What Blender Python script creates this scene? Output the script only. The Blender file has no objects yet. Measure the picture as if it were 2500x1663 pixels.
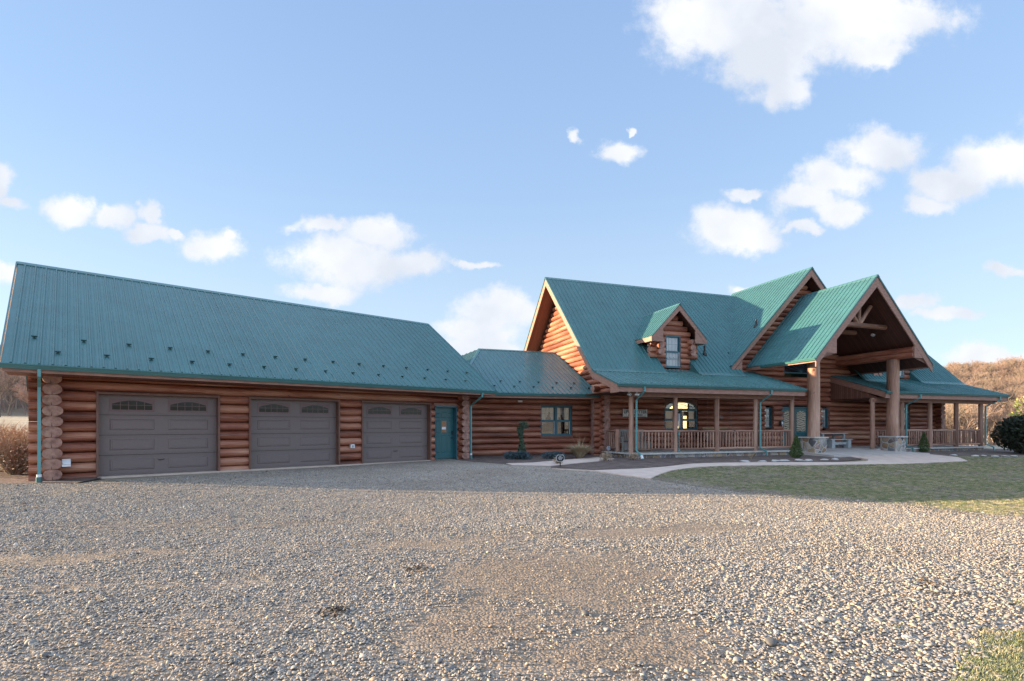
import bpy, bmesh, math, random
import numpy as np
from mathutils import Vector, Matrix, noise
random.seed(7); rng = np.random.default_rng(7)
R = math.radians; V3 = Vector
scene = bpy.context.scene; COL = scene.collection
THH, THG, CZ = R(71.4), R(49.1), 1.6        # bearings of the house and garage fronts, eye height

# ------------------------------------------------------------------ camera
cam = bpy.data.cameras.new('camera'); camo = bpy.data.objects.new('camera', cam); COL.objects.link(camo)
camo.location = (0, 0, CZ); camo.rotation_euler = (R(90), 0, 0)
cam.sensor_fit = 'HORIZONTAL'; cam.sensor_width = 36; cam.lens = 18.0
cam.shift_y = (1040 - 831.5) / 2500; cam.clip_start = .05; cam.clip_end = 3000
scene.camera = camo
# ------------------------------------------------------------------ light
SUN_ELEV, SUN_AZ = R(8.8), R(-88.5)           # azimuth measured from +Y towards +X
sl = bpy.data.lights.new('sun', 'SUN'); sl.energy = 5.0; sl.angle = R(.5); sl.color = (1.0, .735, .45)
so = bpy.data.objects.new('sun', sl); COL.objects.link(so)
sdir = V3((math.cos(SUN_ELEV)*math.sin(SUN_AZ), math.cos(SUN_ELEV)*math.cos(SUN_AZ), math.sin(SUN_ELEV)))
so.rotation_euler = sdir.to_track_quat('Z', 'Y').to_euler(); so.location = (-40, 0, 30)
scene.view_settings.view_transform = 'Standard'; scene.view_settings.look = 'None'
scene.view_settings.exposure = 1.75; scene.view_settings.gamma = 1
scene.view_settings.use_curve_mapping = False

world = bpy.data.worlds.new('World'); scene.world = world; world.use_nodes = True
def N(nt, typ, **kw):
    n = nt.nodes.new(typ)
    for k, v in kw.items():
        if k[0]=='i' and (k[1].isupper() or k[1].isdigit()):
            key = k[1:]
            n.inputs[int(key) if key.isdigit() else key.replace('_', ' ')].default_value = v
        else: setattr(n, k, v)
    return n
def build_world():
    nt = world.node_tree; nt.nodes.clear(); L = nt.links.new
    tc = N(nt, 'ShaderNodeTexCoord')
    sky = N(nt, 'ShaderNodeTexSky', sky_type='NISHITA', sun_disc=False, sun_elevation=SUN_ELEV, sun_rotation=SUN_AZ,
            altitude=300, air_density=1.0, dust_density=.35, ozone_density=1.3)
    # sky sits a little paler and brighter near the horizon, as on a humid winter afternoon
    sep = N(nt, 'ShaderNodeSeparateXYZ'); L(tc.outputs['Generated'], sep.inputs[0])
    ymax = N(nt, 'ShaderNodeMath', operation='MAXIMUM', i1=.02); L(sep.outputs[1], ymax.inputs[0])
    u = N(nt, 'ShaderNodeMath', operation='DIVIDE'); L(sep.outputs[0], u.inputs[0]); L(ymax.outputs[0], u.inputs[1])
    v = N(nt, 'ShaderNodeMath', operation='DIVIDE'); L(sep.outputs[2], v.inputs[0]); L(ymax.outputs[0], v.inputs[1])
    P = N(nt, 'ShaderNodeCombineXYZ'); L(u.outputs[0], P.inputs[0]); L(v.outputs[0], P.inputs[1])
    nz = N(nt, 'ShaderNodeTexNoise', iScale=9.0, iDetail=6.0, iRoughness=.6); L(P.outputs[0], nz.inputs['Vector'])
    sub = N(nt, 'ShaderNodeVectorMath', operation='MULTIPLY_ADD'); L(nz.outputs['Color'], sub.inputs[0])
    sub.inputs[1].default_value = (.12, .085, 0); sub.inputs[2].default_value = (-.06, -.0425, 0)
    Pw = N(nt, 'ShaderNodeVectorMath', operation='ADD'); L(P.outputs[0], Pw.inputs[0]); L(sub.outputs[0], Pw.inputs[1])
    # cloud banks: bearing, height, half-width, half-height (thousandths of a 45-degree tangent)
    blobs = [(1792,54,190,105),(2036,43,240,100),(2215,43,100,55),(1873,152,115,80),(1928,220,62,42),(1694,54,80,75),(2144,125,90,34),
      (1515,369,60,26),(1407,336,18,14),(1551,309,12,8),(2144,369,100,52),(2052,434,92,46),(1971,488,88,34),(2036,520,58,32),
      (2415,390,104,60),(2323,450,92,50),(2275,499,62,26),(2495,400,60,60),(1792,560,108,48),(1846,591,62,30),(1825,477,38,16),
      (1955,564,36,13),(2451,656,46,15),(1814,707,50,16),(2226,737,60,20),(2315,770,90,14),(2390,862,85,26),(2470,872,60,18),
      (163,512,54,34),(282,526,64,30),(368,520,24,30),(358,569,48,25),(417,566,22,14),(520,593,70,36),(563,568,30,18),
      (780,548,58,22),(921,566,92,32),(867,634,152,58),(1014,634,76,35),(1155,637,50,11),(780,710,86,23),
      (1220,759,100,44),(1165,813,115,38),(1170,850,120,30),(5,455,40,48),(35,500,44,14),(5,672,34,26),
      (-300,420,190,80),(2850,300,260,90),(3300,560,260,60),(-620,640,200,60)]
    last = None
    for (x, y, rx, ry) in blobs:
        cx, cy, ax, ay = (x-1250)/1250, (1040-y)/1250, rx/1250, ry/1250
        m = N(nt, 'ShaderNodeVectorMath', operation='MULTIPLY_ADD'); L(Pw.outputs[0], m.inputs[0])
        m.inputs[1].default_value = (1/ax, 1/ay, 0); m.inputs[2].default_value = (-cx/ax, -cy/ay, 0)
        ln = N(nt, 'ShaderNodeVectorMath', operation='LENGTH'); L(m.outputs[0], ln.inputs[0])
        if last is None: last = ln.outputs['Value']
        else:
            mn = N(nt, 'ShaderNodeMath', operation='SMOOTH_MIN', i2=.25); L(last, mn.inputs[0]); L(ln.outputs['Value'], mn.inputs[1])
            last = mn.outputs[0]
    fb = N(nt, 'ShaderNodeTexNoise', iScale=13.0, iDetail=10.0, iRoughness=.66); L(P.outputs[0], fb.inputs['Vector'])
    a = N(nt, 'ShaderNodeMath', operation='MULTIPLY_ADD', i1=1.7, i2=.36); L(fb.outputs['Fac'], a.inputs[0])   # noise -> offset about 1
    d = N(nt, 'ShaderNodeMath', operation='SUBTRACT'); L(a.outputs[0], d.inputs[0]); L(last, d.inputs[1])
    mr = N(nt, 'ShaderNodeMapRange', interpolation_type='SMOOTHSTEP', iFrom_Min=-.20, iFrom_Max=.62, iTo_Min=0.0, iTo_Max=1.0)
    L(d.outputs[0], mr.inputs['Value'])
    front = N(nt, 'ShaderNodeMath', operation='GREATER_THAN', i1=.05); L(sep.outputs[1], front.inputs[0])
    mask = N(nt, 'ShaderNodeMath', operation='MULTIPLY'); L(mr.outputs[0], mask.inputs[0]); L(front.outputs[0], mask.inputs[1])
    shade = N(nt, 'ShaderNodeMapRange', iFrom_Min=.35, iFrom_Max=.75, iTo_Min=.0, iTo_Max=1.0); 
    n2 = N(nt, 'ShaderNodeTexNoise', iScale=5.0, iDetail=5.0); L(P.outputs[0], n2.inputs['Vector']); L(n2.outputs['Fac'], shade.inputs['Value'])
    cc = N(nt, 'ShaderNodeMix', data_type='RGBA'); L(shade.outputs[0], cc.inputs[0])
    cc.inputs[6].default_value = (2.65, 2.85, 3.2, 1); cc.inputs[7].default_value = (3.9, 3.9, 3.95, 1)
    tint = N(nt, 'ShaderNodeMix', data_type='RGBA', blend_type='MULTIPLY'); tint.inputs[0].default_value = 1
    L(sky.outputs[0], tint.inputs[6]); tint.inputs[7].default_value = SKYTINT
    rp = N(nt, 'ShaderNodeValToRGB'); L(sep.outputs[2], rp.inputs[0]); e = rp.color_ramp.elements
    while len(e) < 5: e.new(.5)
    for i, (p_, c_) in enumerate([(0, (2.35, 2.8, 3.3)), (.22, (2.05, 2.6, 3.25)), (.42, (1.5, 2.2, 3.25)), (.64, (1.25, 1.9, 3.1)), (1, (.9, 1.5, 2.6))]):
        e[i].position = p_; e[i].color = (*[x*.2 for x in c_], 1)
    sc5 = N(nt, 'ShaderNodeVectorMath', operation='SCALE'); sc5.inputs['Scale'].default_value = 5; L(rp.outputs[0], sc5.inputs[0])
    hz = N(nt, 'ShaderNodeMix', data_type='RGBA'); hz.inputs[0].default_value = .78; L(tint.outputs[2], hz.inputs[6]); L(sc5.outputs[0], hz.inputs[7])
    mx = N(nt, 'ShaderNodeMix', data_type='RGBA'); L(mask.outputs[0], mx.inputs[0]); L(hz.outputs[2], mx.inputs[6]); L(cc.outputs[2], mx.inputs[7])
    # fill light added to the unseen sky overhead and behind, lifting shaded fronts
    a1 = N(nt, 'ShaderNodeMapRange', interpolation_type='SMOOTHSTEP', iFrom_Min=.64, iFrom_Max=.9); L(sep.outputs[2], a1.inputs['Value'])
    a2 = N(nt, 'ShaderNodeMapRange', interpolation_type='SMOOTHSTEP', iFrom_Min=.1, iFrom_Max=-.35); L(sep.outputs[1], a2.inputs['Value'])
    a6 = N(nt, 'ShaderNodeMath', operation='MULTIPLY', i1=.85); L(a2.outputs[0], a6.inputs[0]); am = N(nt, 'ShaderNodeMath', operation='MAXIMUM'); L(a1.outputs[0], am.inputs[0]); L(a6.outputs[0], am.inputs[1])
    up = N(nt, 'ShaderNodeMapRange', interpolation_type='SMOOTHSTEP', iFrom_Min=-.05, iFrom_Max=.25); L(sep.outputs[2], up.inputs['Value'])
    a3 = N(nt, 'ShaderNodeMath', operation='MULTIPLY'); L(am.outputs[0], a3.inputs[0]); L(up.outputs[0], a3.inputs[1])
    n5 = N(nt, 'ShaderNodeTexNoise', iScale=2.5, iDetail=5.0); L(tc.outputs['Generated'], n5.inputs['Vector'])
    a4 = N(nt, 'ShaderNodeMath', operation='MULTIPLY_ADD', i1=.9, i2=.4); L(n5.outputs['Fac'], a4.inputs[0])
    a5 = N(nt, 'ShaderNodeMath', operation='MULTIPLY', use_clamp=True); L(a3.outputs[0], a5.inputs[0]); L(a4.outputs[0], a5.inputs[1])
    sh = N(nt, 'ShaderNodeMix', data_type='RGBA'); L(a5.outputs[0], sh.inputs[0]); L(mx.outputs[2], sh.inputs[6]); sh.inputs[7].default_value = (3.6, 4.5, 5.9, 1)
    # glow added round the sun, out of view, to brighten the roof ribs
    g1 = N(nt, 'ShaderNodeVectorMath', operation='DOT_PRODUCT'); L(tc.outputs['Generated'], g1.inputs[0]); g1.inputs[1].default_value = sdir
    g2 = N(nt, 'ShaderNodeMapRange', interpolation_type='SMOOTHSTEP', iFrom_Min=.80, iFrom_Max=1.0, iTo_Max=.9); L(g1.outputs['Value'], g2.inputs['Value'])
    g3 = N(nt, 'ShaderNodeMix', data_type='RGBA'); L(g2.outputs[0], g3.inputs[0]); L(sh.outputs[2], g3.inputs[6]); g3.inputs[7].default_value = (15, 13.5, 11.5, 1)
    bg = N(nt, 'ShaderNodeBackground', iStrength=.087); L(g3.outputs[2], bg.inputs['Color'])
    out = N(nt, 'ShaderNodeOutputWorld'); L(bg.outputs[0], out.inputs[0])
SKYTINT = (1.2, 1.24, 1.40, 1)
build_world()

# ------------------------------------------------------------------ terrain height
def sm(a, b, x):
    t = min(1.0, max(0.0, (x-a)/(b-a))); return t*t*(3-2*t)
SH, CH, SG, CG = math.sin(THH), math.cos(THH), math.sin(THG), math.cos(THG)
def HW(s, d): return (s*SH - d*CH, s*CH + d*SH)
def GW(s, d): return (s*SG - d*CG, s*CG + d*SG)
def zg(X, Y):
    dist = min(17.1 - (-X*CG + Y*SG), 18.1 - (-X*CH + Y*SH))
    return .27*(1 - sm(.5, 9, dist))
def zt(X, Y):
    z = zg(X, Y)
    left = sm(-8, -24, X) if X < 0 else 0
    z += left*(.034*max(0, Y-17)*(1-sm(150, 230, Y)) + 5*sm(110, 230, Y))
    right = sm(-5, 20, X)
    z -= right*5.0*sm(33, 95, Y)
    hill = sm(112, 345, Y)
    w = noise.noise(V3((X*.012, Y*.012, 3)))*3
    z += hill*((36+w)*left + (31 + w + 9*sm(230, 345, X))*right + 4*(1-left)*(1-right))
    z += 24*sm(-120, -420, Y)
    z += 80*sm(-430, -540, X)*sm(95, 170, Y)*(1-sm(370,450,Y))  # unseen western ridge, added to keep the sun off the left hill
    return z

# ------------------------------------------------------------------ mesh helper
class MB:
    def __init__(s): s.v=[]; s.f=[]; s.uv=[]; s.m=[]; s.sm=[]; s.marks=[]
    def cut(s): s.marks.append((len(s.v),len(s.f)))      # what follows is a piece of its own
    def face(s, pts, uv=None, mat=0, smooth=False):
        b=len(s.v); s.v += [tuple(p) for p in pts]; s.f.append(tuple(range(b,b+len(pts))))
        s.uv.append(uv or [(0,0)]*len(pts)); s.m.append(mat); s.sm.append(smooth)
    def box(s, x0,x1,y0,y1,z0,z1, mat=0):
        if x0>x1: x0,x1=x1,x0
        if y0>y1: y0,y1=y1,y0
        if z0>z1: z0,z1=z1,z0
        A,B,C_,D=(x0,y0,z0),(x1,y0,z0),(x1,y1,z0),(x0,y1,z0); E,F,G_,H_=(x0,y0,z1),(x1,y0,z1),(x1,y1,z1),(x0,y1,z1)
        for q in ((A,D,C_,B),(E,F,G_,H_),(A,B,F,E),(B,C_,G_,F),(C_,D,H_,G_),(D,A,E,H_)): s.face(q, mat=mat)
    def prism(s, poly, off, mat=0):
        """closed slab: polygon (3-D points) and the same polygon moved by off"""
        off=V3(off); a=[V3(p) for p in poly]; b=[p+off for p in a]
        n=(a[1]-a[0]).cross(a[2]-a[1])
        if n.dot(off)>0: a,b=b,a      # a is the face looking along its normal
        s.face(a, mat=mat); s.face(b[::-1], mat=mat)
        for i in range(len(a)):
            j=(i+1)%len(a); s.face((a[i],b[i],b[j],a[j]), mat=mat)
    def extrude(s, prof, o, ax, ay, d, mat=0):
        o,ax,ay,d=map(V3,(o,ax,ay,d)); s.prism([o+ax*p[0]+ay*p[1] for p in prof], d, mat)
    def frustum(s, x0,x1,z0,z1,y,h,ins, mat=0):
        """raised panel on a wall facing -y"""
        a=[(x0,y,z0),(x1,y,z0),(x1,y,z1),(x0,y,z1)]; b=[(x0+ins,y-h,z0+ins),(x1-ins,y-h,z0+ins),(x1-ins,y-h,z1-ins),(x0+ins,y-h,z1-ins)]
        s.face(b,mat=mat)
        for i in range(4):
            j=(i+1)%4; s.face((a[i],a[j],b[j],b[i]),mat=mat)
    def tube(s, pts, rad, n=10, mat=0, capmat=None, uvo=None, smooth=True, rot=0):
        pts=[V3(p) for p in pts]
        if not hasattr(rad,'__len__'): rad=[rad]*len(pts)
        capmat = mat if capmat is None else capmat
        uvo = (random.random()*40, random.random()*9) if uvo is None else uvo
        t=(pts[-1]-pts[0]).normalized(); ref=V3((0,0,1)) if abs(t.z)<.9 else V3((1,0,0))
        rings=[]; L=0; Ls=[]
        for i,p in enumerate(pts):
            if i: L+=(p-pts[i-1]).length
            Ls.append(L)
            a=pts[min(i+1,len(pts)-1)]-pts[max(i-1,0)]; a.normalize()
            x=ref.cross(a).normalized(); y=a.cross(x)
            rings.append([p+x*(rad[i]*math.cos(2*math.pi*k/n+rot))+y*(rad[i]*math.sin(2*math.pi*k/n+rot)) for k in range(n)])
        b=len(s.v)
        for r in rings: s.v += [tuple(q) for q in r]
        c=2*math.pi*rad[0]/n
        for i in range(len(pts)-1):
            for k in range(n):
                k2=(k+1)%n; s.f.append((b+i*n+k,b+i*n+k2,b+(i+1)*n+k2,b+(i+1)*n+k))
                s.uv.append([(uvo[0]+Ls[i],uvo[1]+k*c),(uvo[0]+Ls[i],uvo[1]+(k+1)*c),(uvo[0]+Ls[i+1],uvo[1]+(k+1)*c),(uvo[0]+Ls[i+1],uvo[1]+k*c)])
                s.m.append(mat); s.sm.append(smooth)
        for e,r in ((0,rings[0][::-1]),(1,rings[-1])):
            cpt=sum((q for q in r),V3())/n
            s.face(r,uv=[((q-cpt).dot(V3((.7,.7,0)))*1, (q-cpt).z) for q in r],mat=capmat)
    def rail(s, p0, p1, r, n=8, mat=0, capmat=None, wob=.06, seg=.5):
        """peeled pole: slightly crooked, slightly uneven"""
        p0,p1=V3(p0),V3(p1); L=(p1-p0).length; k=max(2,int(L/seg))
        pts=[]; rr=[]
        for i in range(k+1):
            t=i/k; j=r*wob*2 if 0<i<k else 0
            pts.append(p0.lerp(p1,t)+V3((random.uniform(-j,j),random.uniform(-j,j),random.uniform(-j,j)))); rr.append(r*random.uniform(1-wob,1+wob))
        s.tube(pts,rr,n,mat,capmat)
    def log(s, p, D, L, hh, a, b, endmat=1, wav=.019, cap=(1,1)):
        """one wall log: p = start (axis), D unit horizontal direction, hh half height; flat bedding faces of half width a, round sides"""
        p,D=V3(p),V3(D); S=D.cross(V3((0,0,1))); n=4
        uo=(random.random()*60, random.random()*9); seg=max(1,int(L/.45)); ph=random.random()*9
        def ring(x):
            w=wav*noise.noise(V3((x*1.3+ph*7,ph,0))) *2; w2=wav*noise.noise(V3((x*1.3+ph*7,ph,5)))*2
            w3=.010*noise.noise(V3((x*2.1,ph*3,9)))
            q=[]
            for i in range(-n,n+1):
                t=i*math.pi/2/n; q.append(p+D*x+S*(a+(b+w)*math.cos(t))+V3((0,0,hh*math.sin(t)+w3*math.cos(t))))
            for i in range(n,-n-1,-1):
                t=i*math.pi/2/n; q.append(p+D*x-S*(a+(b+w2)*math.cos(t))+V3((0,0,hh*math.sin(t)+w3*math.cos(t))))
            return q
        m=2*(2*n+1); bi=len(s.v); xs=[L*i/seg for i in range(seg+1)]
        for x in xs: s.v += [tuple(q) for q in ring(x)]
        for i in range(seg):
            for k in range(m):
                k2=(k+1)%m; s.f.append((bi+i*m+k2,bi+i*m+k,bi+(i+1)*m+k,bi+(i+1)*m+k2))
                c=.05; s.uv.append([(uo[0]+xs[i],uo[1]+(k+1)*c),(uo[0]+xs[i],uo[1]+k*c),(uo[0]+xs[i+1],uo[1]+k*c),(uo[0]+xs[i+1],uo[1]+(k+1)*c)])
                s.m.append(0); s.sm.append(True)
        for e,x in ((0,0),(1,L)):
            if not cap[e]: continue
            r=ring(x); c0=p+D*x
            if e==1: r=r[::-1]
            if abs(D.y)>.9 and e==0 and hh>.1:
                t0=random.uniform(-.02,.02); dn=-1 if random.random()<.8 else 1; zz=hh*dn
                s.face([c0+S*(t0-.007)+V3((0,-.003,zz*.98)),c0+S*(t0+.007)+V3((0,-.003,zz*.98)),c0+S*(t0+random.uniform(-.02,.02))+V3((0,-.003,zz*random.uniform(0,.35)))][::dn],mat=2)
            s.face(r[::-1] if False else r, uv=[((q-c0).dot(S)+random.random()*0+uo[0]*10//1*10*0, (q-c0).z) for q in r], mat=endmat)
    def build(s, name, mats, parent=None, col=COL):
        ms=[m for m in s.marks if 0<m[1]<len(s.f)]
        if ms:
            ms=[(0,0)]+ms+[(len(s.v),len(s.f))]; r=None
            for (v0,f0),(v1,f1) in zip(ms,ms[1:]):
                if f1<=f0: continue
                q=MB(); q.v=s.v[v0:v1]; q.f=[tuple(i-v0 for i in f) for f in s.f[f0:f1]]; q.uv=s.uv[f0:f1]; q.m=s.m[f0:f1]; q.sm=s.sm[f0:f1]; r=q.build(name,mats,parent,col)
            return r
        me=bpy.data.meshes.new(name); me.from_pydata(s.v,[],s.f)
        uvl=me.uv_layers.new(name='UVMap'); flat=[c for u in s.uv for p in u for c in p]
        uvl.data.foreach_set('uv',flat)
        me.polygons.foreach_set('material_index',s.m); me.polygons.foreach_set('use_smooth',s.sm)
        if not isinstance(mats,(list,tuple)): mats=[mats]
        for m in mats: me.materials.append(m)
        me.update(); o=bpy.data.objects.new(name,me); col.objects.link(o)
        if parent: o.parent=parent
        return o
def tag(o, label=None, cat=None, group=None, kind=None):
    if label: o['label']=label
    if cat: o['category']=cat
    if group: o['group']=group
    if kind: o['kind']=kind
    return o
def empty(name, loc=(0,0,0), rz=0, label=None, cat=None, group=None):
    o=bpy.data.objects.new(name,None); COL.objects.link(o); o.location=loc; o.rotation_euler=(0,0,rz); o.empty_display_size=.3
    return tag(o,label,cat,group)

# ------------------------------------------------------------------ materials
M={}
def newmat(name):
    m=bpy.data.materials.new(name); m.use_nodes=True; nt=m.node_tree; b=nt.nodes['Principled BSDF']; M[name]=m; return m,nt,b,nt.links.new
def ramp(nt, fac, stops, L):
    r=nt.nodes.new('ShaderNodeValToRGB'); e=r.color_ramp.elements
    while len(e)<len(stops): e.new(.5)
    for i,(p,c) in enumerate(stops): e[i].position=p; e[i].color=(*c,1)
    L(fac,r.inputs[0]); return r.outputs[0]
def plain(name, col, rough=.6, metal=0, var=.12, scale=6, bump=0, bscale=60, spec=.5, stretch=(1,1,1)):
    m,nt,b,L=newmat(name); tc=N(nt,'ShaderNodeTexCoord'); mp=N(nt,'ShaderNodeMapping'); mp.inputs['Scale'].default_value=stretch
    L(tc.outputs['Object'],mp.inputs[0]); nz=N(nt,'ShaderNodeTexNoise',iScale=scale,iDetail=5.0); L(mp.outputs[0],nz.inputs['Vector'])
    c=ramp(nt,nz.outputs['Fac'],[(.3,tuple(x*(1-var) for x in col)),(.7,tuple(min(1,x*(1+var)) for x in col))],L); L(c,b.inputs['Base Color'])
    b.inputs['Roughness'].default_value=rough; b.inputs['Metallic'].default_value=metal; b.inputs['Specular IOR Level'].default_value=spec
    if bump:
        n2=N(nt,'ShaderNodeTexNoise',iScale=bscale,iDetail=4.0); L(mp.outputs[0],n2.inputs['Vector'])
        bp_=N(nt,'ShaderNodeBump',iStrength=bump,iDistance=.01); L(n2.outputs['Fac'],bp_.inputs['Height']); L(bp_.outputs[0],b.inputs['Normal'])
    return m
def logmat(name, dark, mid, light, rough=.5):
    m,nt,b,L=newmat(name); tc=N(nt,'ShaderNodeTexCoord')
    def nz(sx,sy,det,sc=1.0):
        mp=N(nt,'ShaderNodeMapping'); mp.inputs['Scale'].default_value=(sx,sy,1); L(tc.outputs['UV'],mp.inputs[0])
        n=N(nt,'ShaderNodeTexNoise',iScale=sc,iDetail=det); L(mp.outputs[0],n.inputs['Vector']); return n.outputs['Fac']
    a=nz(.28,1.4,4.0); c=nz(2.2,42,5.0); d=nz(.9,9,4.0); e=nz(3.0,5.0,3.0)
    m1=N(nt,'ShaderNodeMath',operation='MULTIPLY_ADD',i1=.45); L(c,m1.inputs[0]); 
    m0=N(nt,'ShaderNodeMath',operation='MULTIPLY_ADD',i1=.95,i2=-.15); L(a,m0.inputs[0]); L(m0.outputs[0],m1.inputs[2])
    col=ramp(nt,m1.outputs[0],[(.36,dark),(.54,mid),(.74,light)],L)
    # dark checks and knots
    kn=N(nt,'ShaderNodeMapRange',iFrom_Min=.69,iFrom_Max=.78); L(e,kn.inputs['Value'])
    mx=N(nt,'ShaderNodeMix',data_type='RGBA'); L(kn.outputs[0],mx.inputs[0]); L(col,mx.inputs[6]); mx.inputs[7].default_value=(*[x*.45 for x in dark],1)
    L(mx.outputs[2],b.inputs['Base Color'])
    b.inputs['Roughness'].default_value=rough
    ad=N(nt,'ShaderNodeMath',operation='MULTIPLY_ADD',i1=.35); L(c,ad.inputs[0]); L(d,ad.inputs[2])
    bu=N(nt,'ShaderNodeBump',iStrength=.55,iDistance=.03); L(ad.outputs[0],bu.inputs['Height']); L(bu.outputs[0],b.inputs['Normal'])
    return m
logmat('log_stain',(.085,.027,.016),(.32,.112,.066),(.54,.285,.185),.46)
logmat('log_porch',(.13,.068,.046),(.34,.185,.130),(.52,.34,.255),.55)
def endmat():
    m,nt,b,L=newmat('log_end'); tc=N(nt,'ShaderNodeTexCoord'); ob=N(nt,'ShaderNodeObjectInfo')
    wv=N(nt,'ShaderNodeTexWave',wave_type='RINGS',rings_direction='SPHERICAL',iScale=14.0,iDistortion=2.2,iDetail=3.0); L(tc.outputs['UV'],wv.inputs['Vector'])
    nz=N(nt,'ShaderNodeTexNoise',iScale=7.0,iDetail=5.0); L(tc.outputs['Object'],nz.inputs['Vector'])
    mm=N(nt,'ShaderNodeMath',operation='MULTIPLY_ADD',i1=.18); L(wv.outputs['Fac'],mm.inputs[0]); L(nz.outputs['Fac'],mm.inputs[2])
    c=ramp(nt,mm.outputs[0],[(.35,(.13,.062,.047)),(.60,(.33,.18,.145)),(.85,(.46,.28,.225))],L); L(c,b.inputs['Base Color']); b.inputs['Roughness'].default_value=.7
endmat()
def boards(name, c0, c1, width=.09, axis=0, rough=.55):
    m,nt,b,L=newmat(name); tc=N(nt,'ShaderNodeTexCoord'); sp=N(nt,'ShaderNodeSeparateXYZ'); L(tc.outputs['Object'],sp.inputs[0])
    dv=N(nt,'ShaderNodeMath',operation='DIVIDE',i1=width); L(sp.outputs[axis],dv.inputs[0]); fr=N(nt,'ShaderNodeMath',operation='FRACT'); L(dv.outputs[0],fr.inputs[0])
    fl=N(nt,'ShaderNodeMath',operation='FLOOR'); L(dv.outputs[0],fl.inputs[0]); wn=N(nt,'ShaderNodeTexWhiteNoise',noise_dimensions='1D'); L(fl.outputs[0],wn.inputs['W'])
    nz=N(nt,'ShaderNodeTexNoise',iScale=5.0,iDetail=6.0); L(tc.outputs['Object'],nz.inputs['Vector'])
    mm=N(nt,'ShaderNodeMath',operation='MULTIPLY_ADD',i1=.5); L(wn.outputs['Value'],mm.inputs[0]); m2=N(nt,'ShaderNodeMath',operation='MULTIPLY',i1=.5); L(nz.outputs['Fac'],m2.inputs[0]); L(m2.outputs[0],mm.inputs[2])
    c=ramp(nt,mm.outputs[0],[(.2,c0),(.8,c1)],L)
    gr=N(nt,'ShaderNodeMath',operation='LESS_THAN',i1=.10); L(fr.outputs[0],gr.inputs[0])
    mx=N(nt,'ShaderNodeMix',data_type='RGBA'); L(gr.outputs[0],mx.inputs[0]); L(c,mx.inputs[6]); mx.inputs[7].default_value=(*[x*.3 for x in c0],1)
    L(mx.outputs[2],b.inputs['Base Color']); b.inputs['Roughness'].default_value=rough
boards('soffit_boards',(.12,.040,.024),(.20,.068,.04),.09,0)
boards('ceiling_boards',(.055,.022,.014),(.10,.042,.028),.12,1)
boards('side_boards',(.13,.055,.038),(.22,.10,.07),.11,1)
plain('trim_wood',(.30,.165,.125),.6,0,.22,5,.25,40,stretch=(1,1,3))
plain('frame_wood',(.17,.085,.062),.6,0,.2,5,.2,40)
def metal(name, col, rough, var=.1):
    m=plain(name,col,rough,0,var,1.4,.05,9,.6); return m
metal('roof_metal',(.036,.140,.152),.25); _b=M['roof_metal'].node_tree.nodes['Principled BSDF']; _b.inputs['Specular IOR Level'].default_value=.27; _b.inputs['Sheen Weight'].default_value=.16; _b.inputs['Sheen Roughness'].default_value=.5; _b.inputs['Sheen Tint'].default_value=(1,.92,.78,1)
def panels():
    m=M['roof_metal']; nt=m.node_tree; L=nt.links.new; b=nt.nodes['Principled BSDF']; src=b.inputs['Base Color'].links[0].from_socket
    tc=N(nt,'ShaderNodeTexCoord'); sp=N(nt,'ShaderNodeSeparateXYZ'); L(tc.outputs['Object'],sp.inputs[0])
    a=N(nt,'ShaderNodeMath',operation='ADD'); L(sp.outputs[0],a.inputs[0]); L(sp.outputs[1],a.inputs[1]); nt.nodes.remove(a)
    dv=N(nt,'ShaderNodeMath',operation='DIVIDE',i1=.916); L(sp.outputs[0],dv.inputs[0]); fl=N(nt,'ShaderNodeMath',operation='FLOOR'); L(dv.outputs[0],fl.inputs[0]); wn=N(nt,'ShaderNodeTexWhiteNoise',noise_dimensions='1D'); L(fl.outputs[0],wn.inputs['W'])
    mp=N(nt,'ShaderNodeMapping'); mp.inputs['Scale'].default_value=(9,.8,.8); L(tc.outputs['Object'],mp.inputs[0]); st=N(nt,'ShaderNodeTexNoise',iScale=1.0,iDetail=5.0); L(mp.outputs[0],st.inputs['Vector'])
    v=N(nt,'ShaderNodeMath',operation='MULTIPLY_ADD',i1=.08,i2=.90); L(wn.outputs['Value'],v.inputs[0]); v2=N(nt,'ShaderNodeMath',operation='MULTIPLY_ADD',i1=.12); L(st.outputs['Fac'],v2.inputs[0]); L(v.outputs[0],v2.inputs[2])
    sc=N(nt,'ShaderNodeVectorMath',operation='SCALE'); L(src,sc.inputs[0]); L(v2.outputs[0],sc.inputs['Scale']); L(sc.outputs[0],b.inputs['Base Color'])
    rr=N(nt,'ShaderNodeMapRange',iTo_Min=.2,iTo_Max=.36); L(st.outputs['Fac'],rr.inputs['Value']); L(rr.outputs[0],b.inputs['Roughness'])
    wv=N(nt,'ShaderNodeTexNoise',iScale=2.2,iDetail=1.0); L(tc.outputs['Object'],wv.inputs['Vector']); bu=N(nt,'ShaderNodeBump',iStrength=.25,iDistance=.05); L(wv.outputs['Fac'],bu.inputs['Height']); L(bu.outputs[0],b.inputs['Normal'])
panels()
metal('gutter_metal',(.045,.150,.150),.3)
plain('dark_metal',(.02,.07,.07),.5)
metal('downspout_metal',(.10,.30,.31),.32)
plain('teal_paint',(.022,.115,.13),.35,0,.06)
plain('teal_frame',(.03,.115,.15),.35,0,.06)
plain('garage_paint',(.178,.142,.138),.45,0,.07,9,.12,120,stretch=(1,1,8))
plain('garage_trim',(.17,.11,.11),.5,0,.05)
plain('white_plastic',(.75,.77,.8),.35,0,.03)
plain('black_metal',(.012,.012,.013),.4,0,.05)
plain('concrete',(.56,.45,.385),.85,0,.12,3,.15,80)
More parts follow.
